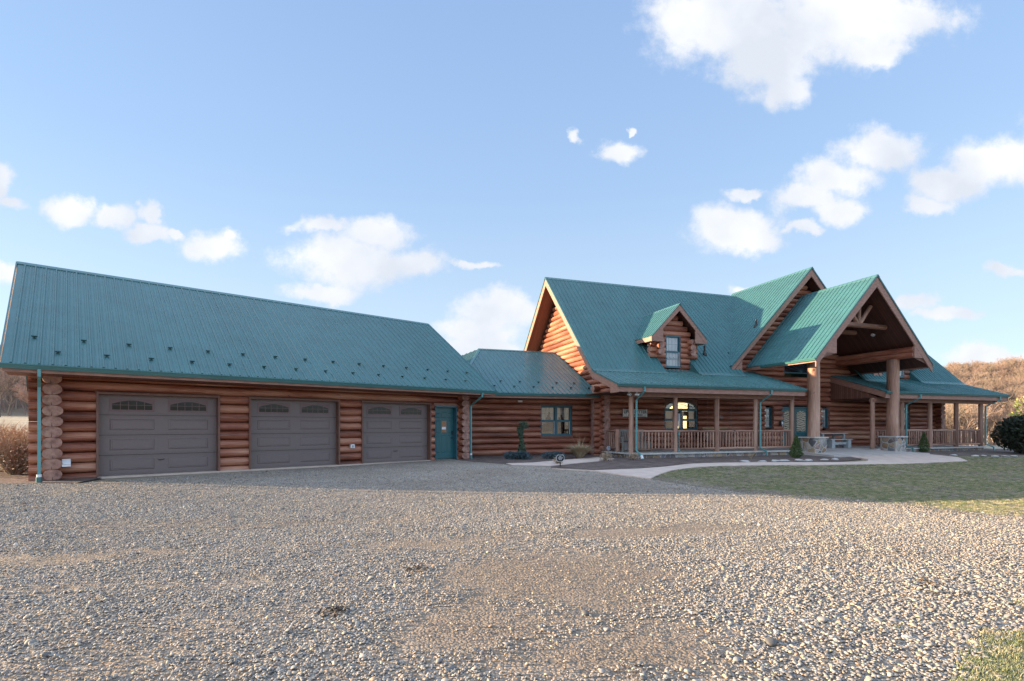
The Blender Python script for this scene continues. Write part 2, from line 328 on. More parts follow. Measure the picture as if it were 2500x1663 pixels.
plain('concrete_cap',(.50,.49,.46),.8,0,.12,5,.15,60)
plain('patio_concrete',(.46,.42,.39),.85,0,.14,2,.2,60)
plain('grey_paint',(.36,.40,.41),.7,0,.2,9,.3,30,stretch=(1,1,4))
plain('grey_wood',(.22,.21,.19),.8,0,.3,7,.3,30,stretch=(1,1,.3))
plain('curtain',(.62,.57,.50),.9,0,.08,8)
plain('blind',(.80,.82,.84),.8,0,.05,4)
plain('interior_dark',(.035,.028,.024),.9)
plain('tan_wood',(.42,.27,.13),.6,0,.15)
plain('stone_white',(.42,.41,.39),.85,0,.2,8,.5,20)
plain('bark',(.16,.125,.10),.9,0,.3,10,.4,30)
plain('twig',(.42,.33,.24),.9,0,.3,12)
plain('dry_grass',(.42,.34,.22),.9,0,.25,12)
def glassmat():
    m,nt,b,L=newmat('window_glass'); out=[n for n in nt.nodes if n.type=='OUTPUT_MATERIAL'][0]; nt.nodes.remove(b)
    tr=N(nt,'ShaderNodeBsdfTransparent'); tr.inputs[0].default_value=(.82,.86,.86,1); gl=N(nt,'ShaderNodeBsdfGlossy',iRoughness=.02); fr=N(nt,'ShaderNodeFresnel',iIOR=1.6)
    ad=N(nt,'ShaderNodeMath',operation='MULTIPLY_ADD',i1=1.3,i2=.13); L(fr.outputs[0],ad.inputs[0]); mx=N(nt,'ShaderNodeMixShader'); L(ad.outputs[0],mx.inputs[0]); L(tr.outputs[0],mx.inputs[1]); L(gl.outputs[0],mx.inputs[2]); L(mx.outputs[0],out.inputs[0])
glassmat()
def emis(name,col,st):
    m,nt,b,L=newmat(name); b.inputs['Base Color'].default_value=(*col,1); b.inputs['Emission Color'].default_value=(*col,1); b.inputs['Emission Strength'].default_value=st
emis('lamp_glow',(1,.66,.28),1.6); emis('window_glow',(1,.74,.36),.75)
def ornate():
    m,nt,b,L=newmat('ornate_glass'); tc=N(nt,'ShaderNodeTexCoord')
    wv=N(nt,'ShaderNodeTexWave',wave_type='RINGS',iScale=3.4,iDistortion=9.0,iDetail=1.0); wv.inputs['Detail Scale'].default_value=1.2; L(tc.outputs['Object'],wv.inputs['Vector'])
    c=ramp(nt,wv.outputs['Fac'],[(.0,(.05,.05,.045)),(.16,(.06,.06,.05)),(.24,(.33,.29,.22)),(1,(.40,.36,.28))],L); L(c,b.inputs['Base Color']); b.inputs['Roughness'].default_value=.25
ornate()
def stonemat(name,scale=3.6):
    m,nt,b,L=newmat(name); tc=N(nt,'ShaderNodeTexCoord'); nz=N(nt,'ShaderNodeTexNoise',iScale=4.0,iDetail=3.0); L(tc.outputs['Object'],nz.inputs['Vector'])
    ma=N(nt,'ShaderNodeVectorMath',operation='MULTIPLY_ADD'); L(nz.outputs['Color'],ma.inputs[0]); ma.inputs[1].default_value=(.12,.12,.12); L(tc.outputs['Object'],ma.inputs[2])
    v=N(nt,'ShaderNodeTexVoronoi',iScale=scale,iRandomness=.85); L(ma.outputs[0],v.inputs['Vector']); ve=N(nt,'ShaderNodeTexVoronoi',feature='DISTANCE_TO_EDGE',iScale=scale,iRandomness=.85); L(ma.outputs[0],ve.inputs['Vector'])
    sp=N(nt,'ShaderNodeSeparateColor'); L(v.outputs['Color'],sp.inputs[0])
    c=ramp(nt,sp.outputs[0],[(0,(.09,.10,.12)),(.22,(.28,.18,.10)),(.4,(.30,.28,.25)),(.55,(.17,.18,.20)),(.7,(.40,.29,.18)),(.85,(.42,.40,.37)),(1,(.24,.14,.10))],L)
    n2=N(nt,'ShaderNodeTexNoise',iScale=22.0,iDetail=4.0); L(tc.outputs['Object'],n2.inputs['Vector'])
    mu=N(nt,'ShaderNodeMix',data_type='RGBA',blend_type='OVERLAY'); mu.inputs[0].default_value=.45; L(c,mu.inputs[6]); L(n2.outputs['Color'],mu.inputs[7])
    e=N(nt,'ShaderNodeMapRange',iFrom_Min=.03,iFrom_Max=.07); L(ve.outputs['Distance'],e.inputs['Value'])
    mx=N(nt,'ShaderNodeMix',data_type='RGBA'); L(e.outputs[0],mx.inputs[0]); mx.inputs[6].default_value=(.42,.41,.39,1); L(mu.outputs[2],mx.inputs[7]); L(mx.outputs[2],b.inputs['Base Color']); b.inputs['Roughness'].default_value=.85
    e2=N(nt,'ShaderNodeMapRange',iFrom_Min=.0,iFrom_Max=.18); L(ve.outputs['Distance'],e2.inputs['Value']); bu=N(nt,'ShaderNodeBump',iStrength=.8,iDistance=.04); L(e2.outputs[0],bu.inputs['Height']); L(bu.outputs[0],b.inputs['Normal'])
stonemat('stone_veneer'); 
def leafmat(name, stops, rough=.7):
    m,nt,b,L=newmat(name); tc=N(nt,'ShaderNodeTexCoord'); nz=N(nt,'ShaderNodeTexNoise',iScale=7.0,iDetail=3.0); L(tc.outputs['Object'],nz.inputs['Vector'])
    wn=N(nt,'ShaderNodeTexWhiteNoise',noise_dimensions='2D'); L(tc.outputs['UV'],wn.inputs['Vector'])
    mm=N(nt,'ShaderNodeMath',operation='MULTIPLY_ADD',i1=.5); L(wn.outputs['Value'],mm.inputs[0]); m2=N(nt,'ShaderNodeMath',operation='MULTIPLY',i1=.6); L(nz.outputs['Fac'],m2.inputs[0]); L(m2.outputs[0],mm.inputs[2])
    c=ramp(nt,mm.outputs[0],stops,L); L(c,b.inputs['Base Color']); b.inputs['Roughness'].default_value=rough
leafmat('leaf_arborvitae',[(.2,(.02,.045,.015)),(.55,(.06,.11,.03)),(.85,(.14,.20,.06))])
leafmat('leaf_spruce',[(.2,(.02,.04,.022)),(.6,(.06,.095,.055)),(.9,(.12,.15,.085))])
leafmat('leaf_juniper',[(.2,(.025,.045,.055)),(.6,(.07,.115,.13)),(.9,(.14,.20,.22))])
leafmat('leaf_dark',[(.2,(.008,.014,.009)),(.6,(.02,.032,.018)),(.9,(.045,.06,.03))])
leafmat('leaf_yellow',[(.2,(.22,.24,.05)),(.6,(.42,.44,.12)),(.9,(.55,.55,.2))])
leafmat('leaf_litter',[(.2,(.05,.04,.03)),(.6,(.12,.09,.065)),(.9,(.28,.20,.13))])
leafmat('leaf_dry',[(.2,(.22,.16,.11)),(.6,(.42,.31,.22)),(.9,(.58,.45,.34))])
def instmat(name, stops, rough=.85, bump=0):
    m,nt,b,L=newmat(name); oi=N(nt,'ShaderNodeObjectInfo'); tc=N(nt,'ShaderNodeTexCoord')
    nz=N(nt,'ShaderNodeTexNoise',iScale=2.2,iDetail=3.0); L(tc.outputs['Object'],nz.inputs['Vector'])
    mm=N(nt,'ShaderNodeMath',operation='MULTIPLY_ADD',i1=.12,i2=-.06); L(nz.outputs['Fac'],mm.inputs[0]); ad=N(nt,'ShaderNodeMath',operation='ADD'); L(oi.outputs['Random'],ad.inputs[0]); L(mm.outputs[0],ad.inputs[1])
    c=ramp(nt,ad.outputs[0],stops,L); L(c,b.inputs['Base Color']); b.inputs['Roughness'].default_value=rough
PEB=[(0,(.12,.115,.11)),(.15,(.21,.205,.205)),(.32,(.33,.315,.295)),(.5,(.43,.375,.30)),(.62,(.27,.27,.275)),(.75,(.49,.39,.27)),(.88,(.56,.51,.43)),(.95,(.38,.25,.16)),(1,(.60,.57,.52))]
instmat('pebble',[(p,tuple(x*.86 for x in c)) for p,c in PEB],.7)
instmat('grass_blade',[(0,(.09,.13,.05)),(.3,(.165,.205,.09)),(.55,(.26,.28,.14)),(.78,(.38,.34,.21)),(1,(.50,.43,.29))],.8)
instmat('far_tree',[(0,(.14,.105,.09)),(.25,(.28,.20,.165)),(.5,(.25,.205,.15)),(.75,(.34,.255,.205)),(1,(.32,.215,.18))],.95)
def groundmats():
    # gravel drive: packed dirt between stones, cells that stand for the stones too small to be built
    m,nt,b,L=newmat('gravel'); tc=N(nt,'ShaderNodeTexCoord'); P=tc.outputs['Object']
    v=N(nt,'ShaderNodeTexVoronoi',iScale=38.0); L(P,v.inputs['Vector']); sp=N(nt,'ShaderNodeSeparateColor'); L(v.outputs['Color'],sp.inputs[0])
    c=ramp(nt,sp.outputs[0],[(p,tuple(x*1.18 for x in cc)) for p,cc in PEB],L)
    n1=N(nt,'ShaderNodeTexNoise',iScale=.55,iDetail=6.0,iRoughness=.6); L(P,n1.inputs['Vector']); n3=N(nt,'ShaderNodeTexNoise',iScale=30.0,iDetail=4.0); L(P,n3.inputs['Vector'])
    dirt=ramp(nt,n3.outputs['Fac'],[(.3,(.15,.115,.085)),(.7,(.29,.225,.168))],L)
    f=N(nt,'ShaderNodeMapRange',iFrom_Min=.38,iFrom_Max=.56,iTo_Min=.55,iTo_Max=1.0); L(n1.outputs['Fac'],f.inputs['Value'])
    v2=N(nt,'ShaderNodeTexVoronoi',feature='F1',iScale=38.0); L(P,v2.inputs['Vector'])
    e=N(nt,'ShaderNodeMapRange',iFrom_Min=.75,iFrom_Max=.35); L(v2.outputs['Distance'],e.inputs['Value'])
    at_=N(nt,'ShaderNodeAttribute',attribute_name='bare'); inv=N(nt,'ShaderNodeMath',operation='MULTIPLY_ADD',i1=-.95,i2=1.0); L(at_.outputs['Fac'],inv.inputs[0]); f2=N(nt,'ShaderNodeMath',operation='MULTIPLY'); L(f.outputs[0],f2.inputs[0]); L(inv.outputs[0],f2.inputs[1])
    ff=N(nt,'ShaderNodeMath',operation='MULTIPLY'); L(f2.outputs[0],ff.inputs[0]); L(e.outputs[0],ff.inputs[1])
    mx=N(nt,'ShaderNodeMix',data_type='RGBA'); L(ff.outputs[0],mx.inputs[0]); L(dirt,mx.inputs[6]); L(c,mx.inputs[7]); L(mx.outputs[2],b.inputs['Base Color']); b.inputs['Roughness'].default_value=.9
    bu=N(nt,'ShaderNodeBump',iStrength=.9,iDistance=.012); L(e.outputs[0],bu.inputs['Height'])
    n4=N(nt,'ShaderNodeTexNoise',iScale=5.0,iDetail=5.0); L(P,n4.inputs['Vector']); bu2=N(nt,'ShaderNodeBump',iStrength=.6,iDistance=.05); L(n4.outputs['Fac'],bu2.inputs['Height']); L(bu.outputs[0],bu2.inputs['Normal']); L(bu2.outputs[0],b.inputs['Normal'])
    def soil(name,stops,sc,bd,detail=6.0):
        m,nt,b,L=newmat(name); tc=N(nt,'ShaderNodeTexCoord'); P=tc.outputs['Object']
        a=N(nt,'ShaderNodeTexNoise',iScale=sc,iDetail=detail,iRoughness=.7); L(P,a.inputs['Vector']); a2=N(nt,'ShaderNodeTexNoise',iScale=sc*.06,iDetail=4.0); L(P,a2.inputs['Vector'])
        mm=N(nt,'ShaderNodeMath',operation='MULTIPLY_ADD',i1=.6); L(a.outputs['Fac'],mm.inputs[0]); m2=N(nt,'ShaderNodeMath',operation='MULTIPLY',i1=.4); L(a2.outputs['Fac'],m2.inputs[0]); L(m2.outputs[0],mm.inputs[2])
        c=ramp(nt,mm.outputs[0],stops,L); L(c,b.inputs['Base Color']); b.inputs['Roughness'].default_value=.95
        bu=N(nt,'ShaderNodeBump',iStrength=.8,iDistance=bd); L(a.outputs['Fac'],bu.inputs['Height']); L(bu.outputs[0],b.inputs['Normal'])
    soil('lawn_soil',[(.35,(.085,.066,.048)),(.48,(.16,.128,.09)),(.6,(.24,.205,.14)),(.72,(.36,.30,.21))],26,.03)
    soil('mulch',[(.35,(.05,.036,.032)),(.5,(.12,.088,.078)),(.65,(.24,.175,.15))],45,.03)
    soil('far_field',[(.35,(.20,.165,.11)),(.5,(.34,.28,.20)),(.65,(.48,.41,.32))],3,.1)
    # woodland floor of leaf litter above the valley
    nt=M['far_field'].node_tree; L=nt.links.new; b=nt.nodes['Principled BSDF']; src=b.inputs['Base Color'].links[0].from_socket
    at2=N(nt,'ShaderNodeAttribute',attribute_name='wood'); mx2=N(nt,'ShaderNodeMix',data_type='RGBA',blend_type='MULTIPLY'); mx2.inputs[7].default_value=(.50,.42,.40,1); L(at2.outputs['Fac'],mx2.inputs[0]); L(src,mx2.inputs[6]); L(mx2.outputs[2],b.inputs['Base Color'])
groundmats()

# ------------------------------------------------------------------ ground
def axis_vals(lo, hi, near0, near1, step, grow=1.18):
    a=list(np.arange(near0,near1+1e-6,step)); s=step; x=near1
    while x<hi: s*=grow; x+=s; a.append(min(x,hi))
    s=step; x=near0; pre=[]
    while x>lo: s*=grow; x-=s; pre.append(max(x,lo))
    return pre[::-1]+a
def inpoly(x,y,poly):
    c=False; n=len(poly); j=n-1
    for i in range(n):
        xi,yi=poly[i]; xj,yj=poly[j]
        if (yi>y)!=(yj>y) and x<(xj-xi)*(y-yi)/(yj-yi)+xi: c=not c
        j=i
    return c
xs=axis_vals(-620,620,-24,34,1.0); ys=axis_vals(-500,620,-4,40,1.0)
mb=MB(); vi={}
for j,y in enumerate(ys):
    for i,x in enumerate(xs): vi[i,j]=len(mb.v); mb.v.append((x,y,zt(x,y)-.03))
for j in range(len(ys)-1):
    for i in range(len(xs)-1):
        mb.f.append((vi[i,j],vi[i+1,j],vi[i+1,j+1],vi[i,j+1])); mb.uv.append([(0,0)]*4); mb.m.append(0); mb.sm.append(True)
_g=tag(mb.build('ground',M['far_field']),kind='structure'); _w=_g.data.attributes.new('wood','FLOAT','POINT'); _w.data.foreach_set('value',[sm(112,135,v.co.y) for v in _g.data.vertices])

def sheet(name, poly, off, mat, step=.5, edge=0):
    bm=bmesh.new(); bm.faces.new([bm.verts.new((x,y,0)) for x,y in poly])
    xs_=[p[0] for p in poly]; ys_=[p[1] for p in poly]
    for ax,lo,hi in ((0,min(xs_),max(xs_)),(1,min(ys_),max(ys_))):
        k=math.ceil(lo/step)*step
        while k<hi:
            co=[0,0,0]; no=[0,0,0]; co[ax]=k; no[ax]=1
            bmesh.ops.bisect_plane(bm,geom=bm.verts[:]+bm.edges[:]+bm.faces[:],plane_co=co,plane_no=no); k+=step
    if edge:
        r=bmesh.ops.extrude_face_region(bm,geom=bm.faces[:]); 
        for v in [g for g in r['geom'] if isinstance(g,bmesh.types.BMVert)]: v.co.z=1
    for v in bm.verts:
        top=v.co.z>.5 or not edge
        v.co.z=zt(v.co.x,v.co.y)+(off if top else -.1)
    bmesh.ops.recalc_face_normals(bm,faces=bm.faces[:])
    me=bpy.data.meshes.new(name); bm.to_mesh(me); bm.free()
    if not edge:
        me.flip_normals() if me.polygons[0].normal.z<0 else None
    me.materials.append(mat); o=bpy.data.objects.new(name,me); COL.objects.link(o); return tag(o,kind='structure')
DRIVE=[(-24,-8),(24,-8),(30,0),(20,4),(9.2,8.4),(8.4,9.13),(7.72,10.15),(7.0,10.9),(6.05,11.63),(5.58,12.23),(4.79,13.29),(3.92,14.48),(3.36,14.99),(2.56,15.98),(1.29,16.46),(1.3,17.17),(0,17.32),(-.22,17.92),(-1.53,19.11),(-2.4,20.6),(-10.2,11.9),(-11.6,11.75),(-13,12.2),(-24,13)]
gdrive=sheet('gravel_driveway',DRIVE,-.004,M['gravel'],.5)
LAWN=[(3.92,14.48),(4.79,13.29),(5.58,12.23),(6.05,11.63),(7.0,10.9),(7.72,10.15),(8.4,9.13),(9.2,8.4),(20,4),(30,0),(34,20),(34,30),(24,24.2),(22.4,23.1),(20.9,23.1),(19.3,23.9),(19.3,23.0),(19.46,22.32),(18.48,20.76),(16.91,20.13),(14.68,19.31),(12.89,18.96),(11.09,18.49),(9.52,18.3),(7.26,17.79),(6.24,17.33),(5.11,16.36),(4.42,15.36)]
sheet('lawn',LAWN,.004,M['lawn_soil'],1.0)
LAWN2=[(2.4,3.1),(2.9,3.35),(3.4,3.8),(3.85,4.2),(4.35,4.6),(4.9,4.85),(6.5,5.3),(8,5.2),(8,-2),(2.4,-2)]
FRONT=[(11.5,7.45),(9.2,8.4),(8.4,9.13),(7.72,10.15),(7.0,10.9),(6.05,11.63),(5.58,12.23),(4.79,13.29),(3.92,14.48)]
FRONT=[(30,0),(20,4)]+FRONT; VERGE=[(2.4,3.1),(2.9,3.35),(3.4,3.8),(3.85,4.2),(4.35,4.6),(4.9,4.85),(6.5,5.3)]
def pldist(x,y,pl):
    b=1e9
    for (x0,y0),(x1,y1) in zip(pl,pl[1:]):
        dx,dy=x1-x0,y1-y0; t=max(0,min(1,((x-x0)*dx+(y-y0)*dy)/(dx*dx+dy*dy))); b=min(b,(x-x0-t*dx)**2+(y-y0-t*dy)**2)
    return math.sqrt(b)
MULCH=[(-1.53,19.11),(-.22,17.92),(0,17.32),(1.3,17.17),(1.29,16.46),(2.57,16.08),(4.16,16.9),(5.16,17.6),(6.35,18.6),(7.54,19.0),(9.21,19.3),(10.85,19.5),(13.0,20.2),(14.3,21.0),(15.5,22.6),(12.2,24.5),(3.0,24.4),(-2.6,22.8),(-2.4,20.6)]
sheet('mulch_bed',MULCH,.004,M['mulch'],.5)
MULCH2=[(19.3,23.0),(19.3,23.9),(20.9,23.1),(22.4,23.1),(24,24.2),(30,27),(27,31),(18.5,28.5),(18,26.3)]
sheet('mulch_bed',MULCH2,.01,M['mulch'],.5)
sheet('mulch_bed',[(-24,13),(-13,12.2),(-11.6,11.75),(-10.2,11.9),(-10.4,13),(-13,15.2),(-18,22),(-26,24)],.004,M['mulch'],.5)
PATH=[(1.29,16.44),(2.56,15.98),(3.36,14.99),(3.92,14.48),(4.42,15.36),(5.11,16.36),(6.24,17.33),(7.26,17.79),(9.52,18.3),(11.09,18.49),(12.89,18.96),(14.68,19.31),(16.91,20.13),(18.48,20.76),(19.46,22.32),(19.46,23.97),(18.4,26.0),(15.71,25.2),(14.64,22.6),(14.52,20.86),(14.0,20.15),(13.2,19.75),(10.85,19.32),(9.21,19.12),(7.54,18.75),(6.35,18.3),(5.16,17.3),(4.16,16.65),(2.57,16.03)]
sheet('concrete_path',PATH,.03,M['concrete'],.5,edge=1)
sheet('garden_path',[(-.2,17.95),(.73,18.3),(2.06,19.79),(3.6,21.5),(4.1,20.52),(3.22,19.15),(1.68,17.6),(1.3,17.2),(0.0,17.34)],.025,M['concrete'],.5,edge=1)

# ------------------------------------------------------------------ scattered ground cover
def scatter(name, src, P, Rt, S):
    me=bpy.data.meshes.new(name); n=len(P); me.vertices.add(n); me.vertices.foreach_set('co',np.asarray(P,dtype=np.float32).ravel())
    for nm,arr in (('rot',Rt),('scl',S)):
        a=me.attributes.new(nm,'FLOAT_VECTOR','POINT'); a.data.foreach_set('vector',np.asarray(arr,dtype=np.float32).ravel())
    o=bpy.data.objects.new(name,me); COL.objects.link(o)
    g=bpy.data.node_groups.new(name,'GeometryNodeTree'); g.interface.new_socket('Geometry',in_out='INPUT',socket_type='NodeSocketGeometry'); g.interface.new_socket('Geometry',in_out='OUTPUT',socket_type='NodeSocketGeometry')
    gi=g.nodes.new('NodeGroupInput'); go=g.nodes.new('NodeGroupOutput'); ip=g.nodes.new('GeometryNodeInstanceOnPoints'); oi=g.nodes.new('GeometryNodeObjectInfo'); oi.inputs['Object'].default_value=src; oi.inputs['As Instance'].default_value=True
    def na(nm):
        a=g.nodes.new('GeometryNodeInputNamedAttribute'); a.data_type='FLOAT_VECTOR'; a.inputs['Name'].default_value=nm; return a
    e=g.nodes.new('FunctionNodeEulerToRotation'); L=g.links.new
    L(na('rot').outputs['Attribute'],e.inputs[0]); L(gi.outputs[0],ip.inputs['Points']); L(oi.outputs['Geometry'],ip.inputs['Instance']); L(e.outputs[0],ip.inputs['Rotation']); L(na('scl').outputs['Attribute'],ip.inputs['Scale']); L(ip.outputs[0],go.inputs[0])
    md=o.modifiers.new('scatter','NODES'); md.node_group=g
    return o
def pebble_mesh(seed, sub=2, rough=.22):
    bm=bmesh.new(); bmesh.ops.create_icosphere(bm,subdivisions=sub,radius=1)
    for v in bm.verts: v.co*=1+rough*noise.noise(v.co*1.3+V3((seed*7,0,0)))*1.6
    me=bpy.data.meshes.new('stone'); bm.to_mesh(me); bm.free()
    for p in me.polygons: p.use_smooth=True
    me.materials.append(M['pebble']); return me
def stone_at(x,y,sc,label):
    o=bpy.data.objects.new('loose_stone',pebble_mesh(random.random()*9)); COL.objects.link(o); o.location=(x,y,zt(x,y)+sc*.3); o.scale=(sc,sc*.75,sc*.5); o.rotation_euler=(0,0,random.random()*6)
    return tag(o,label,'stone')
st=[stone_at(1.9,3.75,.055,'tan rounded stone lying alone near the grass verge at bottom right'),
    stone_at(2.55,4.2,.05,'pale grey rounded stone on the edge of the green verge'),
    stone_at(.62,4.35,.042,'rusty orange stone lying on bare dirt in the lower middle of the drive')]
def fbm(x,y,s,o=0,k=3):
    a=0; w=.5
    for _ in range(k): a+=w*noise.noise(V3((x*s,y*s,o))); s*=2.1; w*=.5
    return a
PATCH=[(.45,5.5,1.25,1.0,1.25),(-.25,4.15,.85,.55,1.1),(.45,3.55,.6,.35,.8),(3.1,8.0,.9,.3,.9),(-4.9,6.3,2.2,.34,.55),(-3.2,5.2,1.8,.25,.5),(-2.6,8.6,1.8,.4,.6),(-7,8,2.2,.4,.5),(-1.7,4.5,.9,.3,.4),(.9,3.7,.7,.5,.7),(1.2,7.6,1.2,.4,.6),(-1.2,6.9,1.0,.3,.6)]
def bare(x,y):
    b=0
    for cx,cy,rx,ry,st_ in PATCH:
        q=((x-cx)/rx)**2+((y-cy-.20*(x-cx)+.25*fbm(x,y,1.1,2))/ry)**2
        if q<3: b=max(b,st_*math.exp(-q*.9))
    b*= 1+1.1*fbm(x,y,2.3,6)
    b+= .75*fbm(x,y,.55,1.5)-.02
    return b
GP=[[],[],[]]
_at=gdrive.data.attributes.new('bare','FLOAT','POINT')
_at.data.foreach_set('value',[min(1,max(0,(bare(v.co.x,v.co.y)-.05)*1.9)) if v.co.y<14 else 0 for v in gdrive.data.vertices])
def gravel_points():
    n=0; ymax=17.0
    for k in range(520000):
        y=2.6+ (ymax-2.6)*random.random()**1.15
        x=(random.random()*2-1)*(y*1.04+.5)
        dens=1.0 if y<8.5 else max(.12,1-(y-8.5)/8)
        # points were drawn uniformly in bearing, thin them so that ground density stays even
        dens*=min(1,y/8.0) if y<8.0 else 1
        if random.random()>dens*(.80 if y<8 else 1): continue
        if not inpoly(x,y,DRIVE):
            if not inpoly(x,y,LAWN): continue
            dd=pldist(x,y,FRONT)            # stragglers on the lawn
            if random.random()>.9*math.exp(-dd/(.40+.8*max(0,fbm(x,y,1.5,9))))+.02: continue
        ver = inpoly(x,y,LAWN2)
        if ver and random.random() > max(.22,.9-1.1*pldist(x,y,VERGE)): continue
        b=bare(x,y)
        if random.random() < min(.96,max(0,(b-.05)*1.9)): 
            if random.random()<.70: continue
            sc=random.uniform(.0025,.0065)
        else:
            sc=random.choice((random.uniform(.006,.010),random.uniform(.008,.0135),random.uniform(.005,.009)))
            if random.random()<.010: sc=random.uniform(.015,.024)
            if x>1.0 and y<6: sc*=1.12
        heap=.018*max(0,fbm(x,y,1.7,8)-.02)/.3
        z=zt(x,y)+ sc*.35 + heap*random.random()
        GP[random.randrange(3)].append((x,y,z,sc))
gravel_points()
for i in range(3):
    A=np.array(GP[i]); n=len(A)
    S=np.stack([A[:,3]*rng.uniform(.95,1.5,n),A[:,3]*rng.uniform(.75,1.05,n),A[:,3]*rng.uniform(.38,.68,n)],1)
    Rt=np.stack([rng.uniform(-.5,.5,n),rng.uniform(-.5,.5,n),rng.uniform(0,6.28,n)],1)
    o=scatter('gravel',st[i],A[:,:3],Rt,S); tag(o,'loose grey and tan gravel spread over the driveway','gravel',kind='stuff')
print('pebbles',sum(map(len,GP)))
def tuft(n,h,w,spread,matn,name):
    mb=MB()
    for i in range(n):
        a=random.random()*6.28; r=spread*random.random(); x,y=r*math.cos(a),r*math.sin(a); b=random.random()*6.28; l=h*random.uniform(.6,1.2); lean=random.uniform(.2,.8)*l
        dx,dy=math.cos(b),math.sin(b); px_,py_=-dy*w,dx*w
        mb.face([(x-px_,y-py_,-.01),(x+px_,y+py_,-.01),(x+dx*lean*.4+px_*.6,y+dy*lean*.4+py_*.6,l*.6),(x+dx*lean*.4-px_*.6,y+dy*lean*.4-py_*.6,l*.6)])
        mb.face([(x+dx*lean*.4-px_*.6,y+dy*lean*.4-py_*.6,l*.6),(x+dx*lean*.4+px_*.6,y+dy*lean*.4+py_*.6,l*.6),(x+dx*lean,y+dy*lean,l*.85)])
    return mb.build(name,M[matn])
tg_=tuft(26,.034,.0026,.06,'grass_blade','grass_tuft'); tg_.location=(3.05,4.05,zt(3.05,4.05)); tag(tg_,'small tuft of dry grass at the left edge of the verge','grass tuft')
GT=[]
for k in range(190000):
    y=2.9+20*random.random()**1.6; x=(random.random())*(y*1.06+.5)
    iv=inpoly(x,y,LAWN2); il=False if iv else inpoly(x,y,LAWN)
    if not(iv or il): continue
    q=fbm(x,y,1.1,7)
    if iv:
        dv=pldist(x,y,VERGE)
        if random.random()>min(1,dv*2.2) or q<-.04-.30*min(1,dv): continue
    else:
        dl=pldist(x,y,FRONT)+.5*q
        q2=fbm(x,y,.45,11); q3=noise.noise(V3((x*1.2,y*3.5,4)))
        if random.random()>sm(.1,1.5,dl)*(.25+.75*sm(-.22,.12,q+.8*q2+.3*q3)): continue
    GT.append((x,y,zt(x,y)-(.006 if iv else 0),random.uniform(.6,1.25)*(1.0 if iv else .95)))
A=np.array(GT); n=len(A); print('tufts',n)
scatter_o=scatter('lawn_grass',tg_,A[:,:3],np.stack([np.zeros(n),np.zeros(n),rng.uniform(0,6.28,n)],1),np.stack([A[:,3],A[:,3],A[:,3]*rng.uniform(.6,1.1,n)],1))
tag(scatter_o,'short winter grass of the lawn and verge','grass',kind='stuff')

# ------------------------------------------------------------------ building frames
class Frame:
    def __init__(s, ang, base, W): s.ang=math.pi/2-ang; s.b=base; s.W=W
    def empty(s, name, label, cat, sd=None, z=None, group=None, rz=0):
        sd=sd or s.b[:2]; z=s.b[2] if z is None else z; x,y=s.W(*sd); return empty(name,(x,y,z),s.ang+rz,label,cat,group)
HF=Frame(THH,(11.35,20.9,.3),HW); GF=Frame(THG,(0,17.1,.3),GW)
class LB(MB):
    """mesh written in a building's (along, deep, height) coordinates, stored relative to the building's base"""
    def __init__(s,base): super().__init__(); s.base=base
    def build(s,name,mats,parent=None):
        b=s.base; s.v=[(x-b[0],y-b[1],z-b[2]) for x,y,z in s.v]; return super().build(name,mats,parent)
def hb(): return LB(HF.b)
def gb(): return LB(GF.b)
LOGM=[M['log_stain'],M['log_end'],plain('log_check',(.02,.012,.01),.9)]
A_,B_=.045,.140
def wall(mb, axis, fixed, lo, hi, bounds, openings=(), limit=None, a=A_, b=B_):
    """courses of logs; axis 0 runs along s at depth fixed, axis 1 runs along d at s=fixed"""
    for zb,ztp in bounds:
        zm=(zb+ztp)/2; L0,H0=lo,hi
        if limit:
            r=limit(zm)
            if r is None: continue
            L0,H0=max(L0,r[0]) if r[2] else r[0],min(H0,r[1]) if r[2] else r[1]
        if H0-L0<.08: continue
        segs=[(L0,H0)]
        for (o0,o1,z0,z1) in openings:
            ov=min(ztp,z1)-max(zb,z0)
            if ov<(ztp-zb)*.3: continue
            ns=[]
            for (p,q) in segs:
                if o1<=p or o0>=q: ns.append((p,q)); continue
                if o0>p: ns.append((p,o0))
                if o1<q: ns.append((o1,q))
            segs=ns
        for p,q in segs:
            if q-p<.03: continue
            if axis==0: mb.log((p,fixed,zm),(1,0,0),q-p,(ztp-zb)/2-.004,a,b)
            else: mb.log((fixed,p,zm),(0,1,0),q-p,(ztp-zb)/2-.004,a,b)
def courses(z0,pitch,lo,hi,half=0):
    r=[]; z=z0+half*pitch; k=math.floor((lo-z)/pitch)
    while z+k*pitch<hi: r.append((z+k*pitch,z+(k+1)*pitch)); k+=1
    return r
